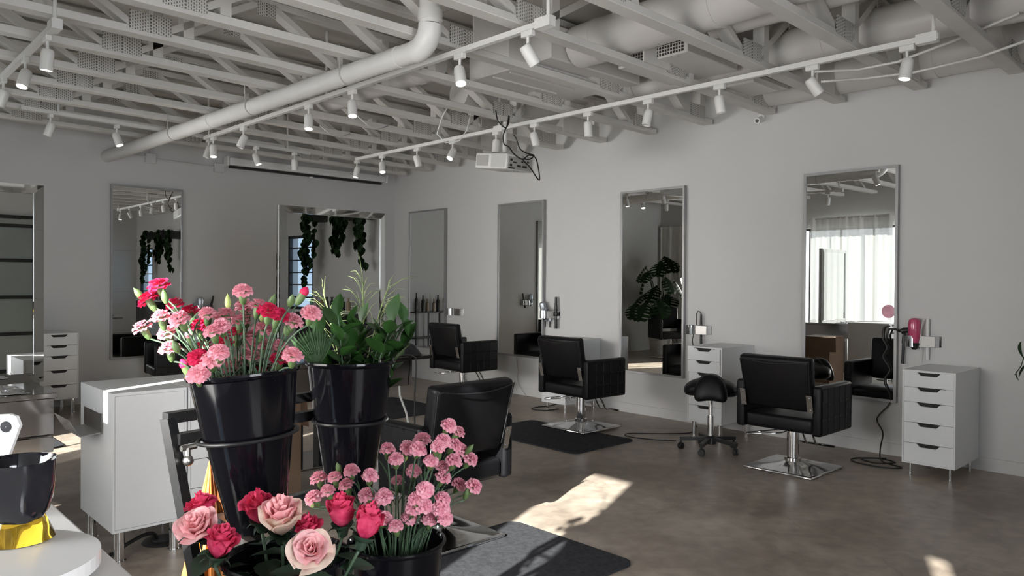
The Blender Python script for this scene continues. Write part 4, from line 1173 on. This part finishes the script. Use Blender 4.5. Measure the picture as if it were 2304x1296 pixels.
def bez(p0, p1, p2, n):
    return [(1 - t) ** 2 * p0 + 2 * (1 - t) * t * p1 + t * t * p2 for t in [k / n for k in range(n + 1)]]
def carnation(i, x, y, z, col, kind, c, zb, label, group, tone):
    head = Vector((x, y, z))
    base = Vector((c.x + (x - c.x) * .30 + random.uniform(-.012, .012), c.y + (y - c.y) * .30 + random.uniform(-.012, .012), zb))
    out = Vector((x - c.x, y - c.y, 0))
    lean = out * random.uniform(1.5, 3.2) + Vector((random.uniform(-.2, .2), random.uniform(-.35, .1), 1)) + Vector((-.14, -.16, 0))
    lean.normalize()
    r = thing('carnation', label, 'flower', base, 0, group)
    q = lean.to_track_quat('Z', 'Y').to_euler()
    hl = head - base
    neck = hl - lean * .028
    if kind == 'o' or col in 'rp':
        key = tone if col == 'p' else col
        if kind == 'o':
            put('bloom', BLOOM[key][i % len(BLOOM[key])], r, hl, (Matrix.Rotation(0, 3, 'Z') @ q.to_matrix() @ Matrix.Rotation(i * 1.7, 3, 'Z')).to_euler(), [random.uniform(.9, 1.12)] * 3)
            put('calyx', calyx_me, r, hl, q)
        else:
            put('bloom', BUD[key], r, hl, q); put('calyx', calyx_me, r, hl + lean * .012, q, (1.15, 1.15, 1.1))
            neck = hl - lean * .018
    else:
        put('bud', budlime_me if (i % 3 == 0) else budcase_me, r, hl, q, [.82] * 3)
        neck = hl - lean * .015
    od = Vector((x - c.x, y - c.y, 0)); ol = od.length
    if ol > 1e-4: od = od / ol
    mid = Vector((c.x, c.y, 0)) + od * min(ol * .62, .082) + Vector((random.uniform(-.006, .006), random.uniform(-.006, .006), max(zb + .17, z * .5 + (zb + .16) * .5))) - base
    MB().tube(bez(Vector((0, 0, 0)), mid, neck, 8), [.0020] * 9, 6).build('stem', 'stem', r, angle=180)
    for k in range(2):
        f = random.uniform(.35, .85)
        p = bez(Vector((0, 0, 0)), mid, neck, 20)[int(20 * f)]
        put('leaf', carn_leaf, r, p, (random.uniform(.3, .9), 0, random.uniform(0, 6.28)), [random.uniform(.7, 1.2)] * 3)
CNAME = {('r', 'o'): 'open crimson carnation', ('r', 'b'): 'half-open crimson carnation bud', ('p', 'o'): 'open pale pink carnation', ('p', 'b'): 'half-open pink carnation bud', ('g', 'b'): 'tight green carnation bud'}
CAMR = (0.72475907, -0.68897082); CAMF = (0.68900178, 0.72471255)
def place_bunch(items, c, zb, where, group, tone):
    def px(it): return (it[0] * CAMR[0] + it[1] * CAMR[1]) / (it[0] * CAMF[0] + it[1] * CAMF[1])
    rank = {}
    for key in set((it[3], it[4]) for it in items):
        for n_, it in enumerate(sorted([q for q in items if (q[3], q[4]) == key], key=px)):
            rank[id(it)] = n_
    for i, it in enumerate(items):
        carnation(i, it[0], it[1], it[2], it[3], it[4], c, zb, f"{CNAME[(it[3], it[4])]}, {ORD[rank[id(it)]]} from the left {where}", group, tone)
random.seed(21)
A_FLOWERS = [(0.594, 1.791, 1.413, 'r', 'o'), (0.579, 1.815, 1.381, 'r', 'o'), (0.641, 1.828, 1.369, 'r', 'o'), (0.679, 1.837, 1.347, 'r', 'o'), (0.679, 1.774, 1.32, 'r', 'o'), (0.761, 1.769, 1.297, 'r', 'o'), (0.721, 1.505, 1.362, 'r', 'o'), (0.783, 1.589, 1.348, 'r', 'o'), (0.704, 1.82, 1.262, 'r', 'o'), (0.626, 1.636, 1.258, 'r', 'o'), (0.794, 1.71, 1.204, 'r', 'o'), (0.658, 1.795, 1.217, 'r', 'b'), (0.87, 1.648, 1.388, 'r', 'b'), (0.812, 1.656, 1.323, 'r', 'b'), (0.717, 1.73, 1.279, 'r', 'o'), (0.806, 1.625, 1.243, 'r', 'o'), (0.572, 1.831, 1.317, 'p', 'o'), (0.589, 1.761, 1.343, 'p', 'o'), (0.602, 1.684, 1.34, 'p', 'o'), (0.616, 1.798, 1.304, 'p', 'o'), (0.6, 1.739, 1.273, 'p', 'o'), (0.683, 1.838, 1.283, 'p', 'b'), (0.675, 1.715, 1.35, 'p', 'o'), (0.718, 1.723, 1.344, 'p', 'o'), (0.696, 1.58, 1.403, 'p', 'o'), (0.779, 1.761, 1.364, 'p', 'o'), (0.775, 1.674, 1.368, 'p', 'o'), (0.787, 1.761, 1.343, 'p', 'o'), (0.766, 1.756, 1.328, 'p', 'o'), (0.662, 1.65, 1.314, 'p', 'o'), (0.68, 1.651, 1.326, 'p', 'o'), (0.645, 1.58, 1.274, 'p', 'o'), (0.641, 1.605, 1.256, 'p', 'o'), (0.613, 1.605, 1.227, 'p', 'o'), (0.79, 1.685, 1.311, 'p', 'o'), (0.798, 1.738, 1.292, 'p', 'o'), (0.782, 1.712, 1.273, 'p', 'o'), (0.822, 1.727, 1.271, 'p', 'o'), (0.834, 1.69, 1.267, 'p', 'o'), (0.774, 1.705, 1.248, 'p', 'o'), (0.82, 1.59, 1.333, 'p', 'o'), (0.786, 1.444, 1.358, 'p', 'o'), (0.762, 1.481, 1.268, 'p', 'o'), (0.827, 1.686, 1.214, 'p', 'o'), (0.735, 1.738, 1.22, 'p', 'o'), (0.775, 1.756, 1.232, 'p', 'o'), (0.593, 1.75, 1.387, 'g', 'b'), (0.565, 1.829, 1.393, 'g', 'b'), (0.735, 1.748, 1.373, 'g', 'b'), (0.815, 1.686, 1.377, 'g', 'b'), (0.758, 1.48, 1.383, 'g', 'b'), (0.698, 1.82, 1.292, 'g', 'b'), (0.587, 1.662, 1.282, 'g', 'b'), (0.813, 1.606, 1.312, 'g', 'b'), (0.807, 1.72, 1.342, 'g', 'b')]
D_FLOWERS = [(1.206, 1.499, 1.059, 'p', 'o'), (1.244, 1.511, 1.035, 'p', 'o'), (1.168, 1.562, 1.019, 'p', 'o'), (1.073, 1.58, 1.005, 'p', 'o'), (1.111, 1.545, 1.009, 'p', 'o'), (1.11, 1.502, 1.013, 'p', 'o'), (1.132, 1.451, 1.024, 'p', 'o'), (1.152, 1.454, 1.035, 'p', 'o'), (1.229, 1.506, 1.005, 'p', 'o'), (1.252, 1.509, 0.988, 'p', 'o'), (1.132, 1.476, 0.985, 'p', 'o'), (1.204, 1.476, 0.974, 'p', 'o'), (1.27, 1.49, 0.964, 'p', 'o'), (1.204, 1.524, 0.949, 'p', 'o'), (1.133, 1.551, 0.945, 'p', 'o'), (1.079, 1.551, 0.984, 'p', 'o'), (1.128, 1.614, 0.908, 'p', 'o'), (0.978, 1.754, 0.914, 'p', 'o'), (1.024, 1.67, 0.942, 'p', 'o'), (0.996, 1.704, 0.924, 'p', 'o'), (1.013, 1.676, 0.907, 'p', 'o'), (1.006, 1.555, 0.955, 'p', 'o'), (0.978, 1.707, 0.891, 'p', 'o'), (0.951, 1.729, 0.875, 'p', 'o'), (1.019, 1.591, 0.898, 'p', 'o'), (1.104, 1.461, 0.922, 'p', 'o'), (1.09, 1.479, 0.898, 'p', 'o'), (1.11, 1.473, 0.879, 'p', 'o'), (1.195, 1.507, 0.927, 'p', 'o'), (1.25, 1.51, 0.898, 'p', 'o'), (1.25, 1.452, 0.904, 'p', 'o'), (1.15, 1.453, 0.892, 'p', 'o'), (1.147, 1.455, 0.869, 'p', 'o'), (1.151, 1.444, 0.845, 'p', 'o'), (1.093, 1.497, 0.871, 'p', 'o'), (1.109, 1.535, 0.834, 'p', 'o'), (1.046, 1.552, 0.843, 'p', 'o'), (1.051, 1.509, 0.833, 'p', 'o'), (1.032, 1.593, 0.865, 'p', 'o'), (1.04, 1.546, 0.899, 'p', 'o'), (1.139, 1.49, 0.835, 'p', 'o'), (1.013, 1.711, 0.94, 'g', 'b'), (0.946, 1.734, 0.86, 'g', 'b'), (1.172, 1.501, 0.982, 'g', 'b'), (1.227, 1.456, 0.886, 'g', 'b'), (1.128, 1.581, 0.977, 'g', 'b'), (1.259, 1.484, 0.991, 'g', 'b')]
ROSES = [(0.558, 1.465, 0.954, 'p', 0.052), (0.607, 1.57, 0.957, 'r', 0.045), (0.578, 1.404, 0.935, 'r', 0.038), (0.675, 1.45, 0.97, 'r', 0.043), (0.675, 1.354, 0.974, 'p', 0.055), (0.672, 1.232, 0.94, 'c', 0.054), (0.735, 1.365, 0.935, 'r', 0.038), (0.786, 1.318, 0.97, 'r', 0.034), (0.808, 1.255, 0.957, 'r', 0.036)]

place_bunch(A_FLOWERS, BA, 1.06, 'in the tall bucket', 'carnations in the tall black bucket', 'p')
place_bunch(D_FLOWERS, BD, .66, 'in the low right bucket', 'carnations in the low black bucket', 'm')

# roses
def rose_meshes(seed, m, outer, R, openness):
    random.seed(seed)
    inn = MB(); out = MB()
    N_ = 19
    for i in range(N_):
        f = i / (N_ - 1)
        a = i * 2.39996 + random.uniform(-.15, .15)
        rb = R * (.07 + .50 * f)                      # radius at the petal's belly
        top = R * (.10 + (.42 + .52 * openness) * f ** 1.2)
        h = R * (1.62 - .34 * f * (0.5 + .9 * openness) + random.uniform(-.07, .07)); z0 = -R * .18 * f
        wd = 1.55 - .50 * f + random.uniform(-.08, .08); curl = (.10 + .34 * openness) * R * f; ph = random.uniform(0, 6)
        def fn(u, v, a=a, rb=rb, top=top, h=h, z0=z0, wd=wd, curl=curl, ph=ph):
            t = (u - .5) * 2
            ang = a + t * wd * min(1, .30 + 1.0 * v ** .6)
            s = math.sin(PI / 2 * min(1, v * 1.5))
            rr = rb * s + (top - rb) * v ** 2.2
            dome = 1 - .20 * t * t * v - .06 * abs(t) ** 3
            z = z0 + h * v * dome
            if v > .8: rr += curl * ((v - .8) / .2) ** 1.5; z -= curl * .55 * ((v - .8) / .2) ** 2
            rr += R * .05 * math.sin(t * 5 + ph) * v; z += R * .05 * math.sin(t * 7 + ph * 2) * v * v
            return (rr * math.cos(ang), rr * math.sin(ang), z)
        (out if f > .80 else inn).grid(fn, 10, 9)
    return inn.mesh('bloom', m, angle=180), out.mesh('outer_petals', outer, angle=180)
RO = {'pbig': rose_meshes(1, 'rosepink', 'rosepink', 1.0, .62), 'p': rose_meshes(2, 'rosepink', 'cream', 1.0, .34), 'c': rose_meshes(3, 'rosepink', 'cream', 1.0, .72), 'r1': rose_meshes(4, 'hotpink', 'hotpink', 1.0, .25), 'r2': rose_meshes(5, 'hotpink', 'hotpink', 1.0, .40), 'rb': rose_meshes(6, 'hotpink', 'hotpink', 1.0, .10)}
hip_me = MB().lathe([(.1, -.55), (.22, -.45), (.26, -.28), (.30, -.12), (.45, .0), (.52, .14)], 14).mesh('hip', 'leaf_dull')
sep = MB()
for k in range(5):
    a = k * 1.257
    sep.grid(lambda u, v, a=a: ((.38 + .35 * v) * math.cos(a + (u - .5) * .5 * (1 - v)), (.38 + .35 * v) * math.sin(a + (u - .5) * .5 * (1 - v)), -.08 + .1 * v - .35 * v * v), 3, 5)
sep_me = sep.mesh('sepals', 'leaf_dull', angle=180)
def leaf_mesh(L_, W_, m, serr=0.0, fold=.25, droop=.2):
    def fn(u, v):
        t = (u - .5) * 2
        w_ = W_ * (math.sin(PI * v ** .85) ** .85 if 0 < v < 1 else 0) * (1 + serr * math.sin(v * 60))
        return (t * w_, L_ * v, fold * abs(t) * w_ - droop * L_ * v * v)
    return MB().grid(fn, 6, 14).mesh('leaf', m, angle=180)
rose_leaf = leaf_mesh(.06, .022, 'leaf_dull', .05)
RLAB = ['big pale pink rose in full bloom at the left of the rose bucket', 'dark crimson rose tucked behind the big pale pink rose', 'crimson rosebud just right of the big pale pink rose', 'half-open hot pink rose left of the long pink rose',
        'tall pale pink rose with creamy outer petals in the middle of the roses', 'cream-edged pink rose opened flat toward the viewer', 'crimson rose half hidden behind the cream-edged rose', 'hot pink rosebud, the left one of the pair before the small carnations', 'hot pink rosebud, the right one of the pair before the small carnations']
RKEY = ['pbig', 'r2', 'r1', 'r2', 'p', 'c', 'r2', 'rb', 'rb']
RLEAN = [(-.50, -.35, .9), (-.2, .1, 1), (.15, -.25, 1), (-.15, -.05, 1), (-.20, -.30, 1), (-.50, -.70, .75), (0, 0, 1), (-.1, -.05, 1), (.30, -.10, 1)]
RSC = [1.0, 1.1, 1.4, 1.3, 1.2, .87, 1.2, 1.65, 1.6]
for i, ((x, y, z, c_, s_), lb) in enumerate(zip(ROSES, RLAB)):
    s_ *= RSC[i]
    head = Vector((x, y, z)); base = Vector((BC.x + (x - BC.x) * .3, BC.y + (y - BC.y) * .3, .74))
    lean = Vector(RLEAN[i]).normalized(); q = lean.to_track_quat('Z', 'Y').to_euler()
    r = thing('rose', lb, 'flower', base, 0, 'roses in the low black bucket')
    hl = head - base - lean * s_ * .58
    inn, out = RO[RKEY[i]]
    put('bloom', inn, r, hl, q, [s_ * .78] * 3)
    put('outer_petals', out, r, hl, q, [s_ * .78] * 3)
    put('hip', hip_me, r, hl, q, [s_ * .78] * 3); put('sepals', sep_me, r, hl, q, [s_ * .78] * 3)
    neck = hl - lean * s_ * .34
    MB().tube(bez(Vector((0, 0, 0)), neck * .6 - lean * .03, neck, 8), .0032, 7).build('stem', 'stem', r, angle=180)
    for k in range(6):
        put('leaf', rose_leaf, r, neck * (.40 + .09 * k), (random.uniform(-.3, .3), random.uniform(-.3, .3), i * 1.3 + k * 1.7), [random.uniform(.8, 1.25)] * 3)
big = leaf_mesh(.10, .036, 'leaf_dull', .04)
r = thing('rose_leaf_spray', 'spray of broad dull green rose leaves at the left of the rose bucket', 'leaf', (.60, 1.30, .87))
for k, (p, e) in enumerate((((0, 0, 0), (.1, 0, 2.1)), ((.01, -.01, .01), (.0, .1, 1.3)), ((.02, -.03, .0), (-.1, 0, 2.9)), ((.05, -.05, .01), (.1, .2, 3.5)))):
    put('leaf', big, r, p, e)
MB().tube([(0, 0, 0), (.05, .03, -.06), (.08, .06, -.12)], .003, 6).build('stem', 'stem', r, angle=180)

# leafy stems in the second tall bucket
ruscus_leaf = leaf_mesh(.080, .024, 'leaf', 0, .30, .10)
def ruscus(i, tip, label):
    tip = Vector(tip)
    base = Vector((BB.x + (tip.x - BB.x) * .25, BB.y + (tip.y - BB.y) * .25, 1.02))
    r = thing('leafy_stem', label, 'greenery', base, 0, 'leafy green stems in the tall bucket')
    d = tip - base
    pts = bez(Vector((0, 0, 0)), d * .55 + Vector((0, 0, .03)), d, 14)
    MB().tube(pts, [.0028 - .0001 * k for k in range(15)], 6).build('stem', 'stem', r, angle=180)
    random.seed(100 + i)
    n = 10
    for k in range(n):
        f = .35 + .65 * k / (n - 1)
        p = pts[min(14, int(14 * f))]
        az = random.uniform(0, 6.28) if k < n - 1 else math.atan2(d.y, d.x)
        az = i * .8 + k * 2.4
        el = random.uniform(.45, 1.15) if k < n - 1 else 1.3
        e = (Matrix.Rotation(az, 3, 'Z') @ Matrix.Rotation(el, 3, 'X') @ Matrix.Rotation(random.uniform(-.5, .5), 3, 'Y')).to_euler()
        put('leaf', ruscus_leaf, r, p, e, [random.uniform(.72, 1.08)] * 3)
RUS = [((1.06, 1.80, 1.335), 'leafy green stem rising highest at the left of the tall bucket'), ((1.12, 1.835, 1.30), 'leafy green stem left of the middle in the tall bucket'), ((1.158, 1.84, 1.31), 'leafy green stem standing in the middle of the tall bucket'),
       ((1.172, 1.706, 1.315), 'leafy green stem at the front right of the tall bucket'), ((1.228, 1.735, 1.315), 'leafy green stem at the right edge of the tall bucket'), ((1.245, 1.73, 1.27), 'low leafy green stem spreading right over the bucket rim'),
       ((1.164, 1.75, 1.27), 'leafy green stem in the thick of the tall bucket'), ((1.04, 1.87, 1.28), 'leafy green stem leaning left toward the carnations')]
for i, (t, lb) in enumerate(RUS): ruscus(i, t, lb)
# fan palm frond
r = thing('fan_palm_frond', 'dark fan-shaped palm frond between the two tall buckets', 'greenery', (1.004, 1.812, 1.195), math.radians(-43))
seg = leaf_mesh(.105, .0062, 'vine', 0, .5, .10)
for k in range(15):
    a = -.45 + 1.25 * k / 14
    put('leaflet', seg, r, (0, 0, 0), (Matrix.Rotation(-a, 3, 'Y') @ Matrix.Rotation(PI / 2 - .15, 3, 'X')).to_euler(), [random.uniform(.85, 1.15)] * 3)
MB().tube([(0, 0, .0), (.05, -.01, -.07), (.07, -.0, -.16)], .003, 6).build('stem', 'stem', r)
# wispy dry plumes
random.seed(77)
for i, (tip, lb) in enumerate((((1.14, 2.02, 1.39), 'wispy dry plume leaning left behind the leafy stems'), ((1.29, 1.90, 1.41), 'wispy green plume fanning out at the right behind the leafy stems'), ((1.24, 1.96, 1.43), 'wispy plume standing tallest behind the leafy stems'))):
    base = Vector((BB.x + .02 + .02 * i, BB.y + .04, 1.05)); d = Vector(tip) - base
    r = thing('wispy_plume', lb, 'greenery', base, 0, 'wispy plumes in the tall bucket')
    MB().tube(bez(Vector((0, 0, 0)), d * .6 + Vector((0, 0, .05)), d, 8), .0018, 5).build('stem', 'wisp', r, angle=180)
    for k in range(26):
        f = .45 + .55 * k / 25; p = d * f
        side = Vector(CAMR + (0,)) * random.uniform(-1, 1) + Vector((0, 0, random.uniform(.2, .9))) + Vector((random.uniform(-.3, .3), random.uniform(-.3, .3), 0))
        if i == 1: side += Vector(CAMR + (0,)) * .8
        side.normalize(); L_ = random.uniform(.05, .11)
        MB().tube([p, p + side * L_ * .6 + Vector((0, 0, .006)), p + side * L_ + Vector((0, 0, -.012))], [.0009, .0008, .0003], 4).build('frond', 'wisp', r, angle=180)

# ------------------------------------------------------------------ marble counter in the near left corner and what stands on it
r = thing('marble_counter', 'white marble counter in the bottom left corner', 'counter', (0, 0, 0))
MB().rbox((-.39, .05, 1.01), (.318, 1.60, 1.04), .004, 2).build('stone_top', 'marble', r, smooth=False)
MB().box((-.38, .10, 0), (.27, 1.55, 1.01)).build('cabinet_body', 'laminate', r, smooth=False)
r = thing('marble_board', 'round white marble serving board on small feet, carrying the black jar', 'board', (.178, 1.145, 1.04), math.radians(0))
r.scale = (.84, .84, .84)
poly = []
for k in range(49):
    a = math.radians(200) + math.radians(320) * k / 48 - math.radians(0)
    poly.append((.145 * math.cos(a), .145 * math.sin(a)))
poly += [(-.20, -.02), (-.20, -.075)]
bm_ = MB().prism(poly, .012, .034)
bm_.build('slab', 'marble', r, smooth=False)
for a in (.6, 2.6, 4.3): MB().lathe([(.001, 0), (.022, 0), (.026, .012), (.001, .012)], 18, Matrix.Translation((.09 * math.cos(a), .09 * math.sin(a), 0))).build('foot', 'marble', r)
r = thing('candle_jar', 'squat black glass jar with an amber glass base on the marble board', 'jar', (.219, 1.22, 1.069))
r.scale = (.84, .84, .84)
def jar_fn(u, v):
    a = 2 * PI * u
    rr = .040 + .016 * v ** .5 + .004 * math.sin(3 * a + 5 * v) * (1 - v) + .002 * math.sin(7 * a)
    return (rr * math.cos(a), rr * math.sin(a), .035 + .095 * v)
jm = MB().grid(jar_fn, 48, 12)
jm.grid(lambda u, v: ((.056 - .012 * v - .004 * (v > .01)) * math.cos(-2 * PI * u), (.056 - .012 * v - .004 * (v > .01)) * math.sin(-2 * PI * u), .130 - .07 * v), 48, 4)
jm.disc((0, 0, .06), .042, 32)
jm.build('cup', 'smoke_glass', r, angle=50)
MB().grid(lambda u, v: ((.054 - .016 * v + .003 * math.sin(5 * 2 * PI * u) * v) * math.cos(2 * PI * u), (.054 - .016 * v + .003 * math.sin(5 * 2 * PI * u) * v) * math.sin(2 * PI * u), .0005 + .036 * v), 48, 8).disc((0, 0, .0005), .054, 48, flip=True).disc((0, 0, .0365), .038, 48).build('base', 'amber', r, angle=50, label='amber glass base')
# white punched card behind the jar
r = thing('display_card', 'off-white card with a punched hole standing behind the black jar at the left edge', 'card', (.208, 1.458, 1.04), math.radians(-43.5))
r.scale = (.72, .72, .72)
def card_poly():
    return [(-.14, 0), (.02, 0), (.098, .215), (.09, .235), (.075, .24), (-.14, .225)]
m_ = Matrix(((1, 0, 0, 0), (0, 0, -1, 0), (0, 1, 0, 0), (0, 0, 0, 1)))
MB().prism(card_poly(), 0, .010, m_).build('card', 'whitepl', r, smooth=False)
MB().lathe([(.0105, -.001), (.0125, -.001), (.0125, .011), (.0105, .011)], 18, Matrix.Translation((.068, -.0, .212)) @ Matrix.Rotation(PI / 2, 4, 'X')).lathe([(.001, .0108), (.0105, .0108)], 18, Matrix.Translation((.068, 0, .212)) @ Matrix.Rotation(PI / 2, 4, 'X')).build('hole_eyelet', 'rubber', r)

# ------------------------------------------------------------------ planting on the right wall, beyond the frame, and its trailing tip
heart = leaf_mesh(.125, .052, 'vine', 0, .25, .35)
def hanging_planter(label, y, ztop, drops, seed, x=6.45):
    random.seed(seed)
    r = thing('hanging_planter', label, 'plant', (x, y, ztop), 0, 'trailing wall planters')
    MB().rbox((-.09, -.13, -.18), (XR - x - .002, .13, 0), .01, 2).build('wall_pot', 'frame_black', r)
    for dy, L_ in drops:
        px, py = random.uniform(-.08, .05), dy
        pts = [Vector((px * .5, py * .8, .02)), Vector((px - .05, py, .03)), Vector((px - .10, py, -.08))]
        n = max(3, int(L_ / .09))
        for k in range(1, n + 1):
            pts.append(Vector((px - .10 + .02 * math.sin(k * 1.3 + seed), py + .03 * math.sin(k * .9 + dy * 9), -.08 - L_ * k / n)))
        MB().tube(pts, .0025, 5).build('vine', 'vine', r, angle=180)
        for k, p in enumerate(pts[1:]):
            for j in range(3):
                e = (Matrix.Rotation(random.uniform(1.6, 4.6), 3, 'Z') @ Matrix.Rotation(random.uniform(-1.5, -.8), 3, 'X')).to_euler()
                put('leaf', heart, r, p + Vector((0, random.uniform(-.02, .02), random.uniform(-.03, .03))), e, [random.uniform(.7, 1.25)] * 3)
hanging_planter('wall planter with the longest trailing vines, reflected in the wide station mirror', -.98, 2.62, [(-.1, .75), (-.03, 1.1), (.04, .9), (.1, .6)], 3)
hanging_planter('bushy wall planter with short vines, right one in the station mirror', -.05, 2.60, [(-.12, .4), (-.06, .55), (0, .65), (.06, .5), (.12, .3)], 5)
hanging_planter('wall planter beyond the window side, left in the back wall mirror',   .62, 2.58, [(-.06, .5), (.02, .8), (.08, .45)], 9)
r = thing('trailing_vine', 'sparse vine with drooping leaves hanging down at the right edge', 'plant', (6.47, 1.30, 2.3))
pts = [Vector((0, -.16, .25)), Vector((0, -.08, -.2)), Vector((-.01, -.02, -.7)), Vector((0, .05, -1.0)), Vector((0, .02, -1.12)), Vector((0, .07, -1.25)), Vector((0, .07, -1.34)), Vector((0, .10, -1.46)), Vector((0, .14, -1.53))]
MB().tube(pts, .003, 6).build('vine', 'vine', r, angle=180)
vl = leaf_mesh(.17, .055, 'vine', 0, .3, .2)
for p, e, s in (((0, .03, -.98), (-1.9, .2, .3), 1.0), ((0, .10, -1.28), (-1.5, 0, .5), .75), ((0, .05, -1.43), (-.9, 0, .1), .8), ((0, .13, -1.50), (-1.6, .5, .2), .45), ((0, -.05, -.6), (-1.2, 0, 0), 1.0)):
    put('leaf', vl, r, p, e, [s] * 3)
r['label'] = 'sparse vine with drooping leaves hanging down at the right edge'

# split-leaf plant in the back left corner, seen in a mirror
def monstera_leaf():
    mb = MB()
    for s in (-1, 1):
        for k in range(6):
            f0 = k / 6; f1 = (k + .74) / 6
            def fn(u, v, s=s, f0=f0, f1=f1):
                t = f0 + (f1 - f0) * v
                w_ = .15 * math.sin(PI * (.12 + .80 * t)) ** .8
                return (s * w_ * u, .30 * t - .05 + .06 * u * (1 - t) - .02 * u * u, -.03 * u * u - .08 * t * t)
            mb.grid(fn, 5, 3)
        mb.grid(lambda u, v, s=s: (s * .045 * u * math.sin(PI * (.1 + .8 * v)), .30 * v - .05, -.08 * v * v), 2, 8)
    return mb.mesh('leaf', 'vine', angle=180)
ml = monstera_leaf()
r = thing('split_leaf_plant', 'large split-leaf plant in a pale pot, reflected in a right wall mirror', 'plant', (.62, 8.9, 0))
MB().lathe([(.001, 0), (.17, 0), (.22, .50), (.225, .55), (.20, .55), (.19, .50), (.001, .48)], 32).build('pot', 'pot', r)
random.seed(4)
for k in range(15):
    a = 2.4 * k + .3; f = (k % 5) / 4
    tip = Vector((math.cos(a) * (.25 + .42 * (1 - f)), math.sin(a) * (.2 + .25 * (1 - f)), 1.05 + .80 * f + random.uniform(-.1, .1)))
    if tip.x < -.75: tip.x = -.75
    MB().tube(bez(Vector((math.cos(a) * .06, math.sin(a) * .06, .48)), Vector((tip.x * .4, tip.y * .4, tip.z * .95)), tip, 8), .008, 6).build('leaf_stalk', 'vine', r, angle=180)
    put('leaf', ml, r, tip, (Matrix.Rotation(a - PI / 2 + random.uniform(-.4, .4), 3, 'Z') @ Matrix.Rotation(random.uniform(-1.1, -.4), 3, 'X')).to_euler(), [random.uniform(1.2, 1.7)] * 3)

# black shelf with bottles in the back right corner, seen in the corner mirror
r = thing('bottle_shelf', 'black metal shelf in the far corner, reflected in the corner mirror', 'shelf', (5.95, 9.38, 0))
fm = MB()
for x in (-.45, 0, .45):
    for y in (-.14, .14): fm.bar((x, y, 0), (x, y, .95), .02, .02)
fm.build('frame', 'black_metal', r, smooth=False)
for z in (.15, .55, .94): MB().box((-.46, -.15, z), (.46, .15, z + .015)).build('shelf_board', 'black_metal', r, smooth=False)
def bottle_mesh(h, rad, m):
    return MB().lathe([(.001, 0), (rad, 0), (rad, h * .66), (rad * .45, h * .76), (rad * .42, h), (.001, h)], 18).mesh('bottle', m)
BM = {'b': bottle_mesh(.26, .028, 'black'), 't': bottle_mesh(.20, .026, 'tan'), 's': bottle_mesh(.30, .026, 'black')}
for k, c_ in enumerate('sbsbttbs'):
    o = bpy.data.objects.new('product_bottle', BM[c_]); COL.objects.link(o); o.location = (5.55 + .105 * k, 9.36 + .03 * (k % 2), .955)
    tag(o, f"{'tan' if c_ == 't' else 'tall black' if c_ == 's' else 'black'} bottle on the corner shelf, {ORD[k]} from its left end", 'bottle', 'bottles on the corner shelf')
# dark cabinet with bottles under the planters, seen in the back wall mirror
r = thing('retail_cabinet', 'black low cabinet with white top under the wall planters, seen in a mirror', 'cabinet', (6.38, -.35, 0))
MB().rbox((-.22, -.75, .06), (.235, .75, .90), .004, 1).build('body', 'black', r, smooth=False)
for y in (-.5, 0, .5): MB().rbox((-.228, y - .24, .1), (-.22, y + .24, .86), .003, 1).build('door', 'black', r, smooth=False)
MB().rbox((-.24, -.77, .90), (.24, .77, .93), .004, 1).build('top', 'laminate', r, smooth=False)
for i, (c_, m) in enumerate((('teal', 'teal'), ('mauve', 'mauve'), ('tan', 'tan'), ('black', 'black'), ('black', 'black'), ('mauve', 'mauve'), ('black', 'black'), ('tan', 'tan'))):
    o = MB().lathe([(.001, 0), (.035, 0), (.035, .15), (.015, .17), (.014, .21), (.03, .215), (.03, .225), (.001, .225)], 16).build('pump_bottle', m, loc=(6.38, -.95 + .17 * i, .931))
    tag(o, f'{c_} pump bottle on the black low cabinet, {ORD[i]} from the window end', 'bottle', 'pump bottles on the low cabinet')
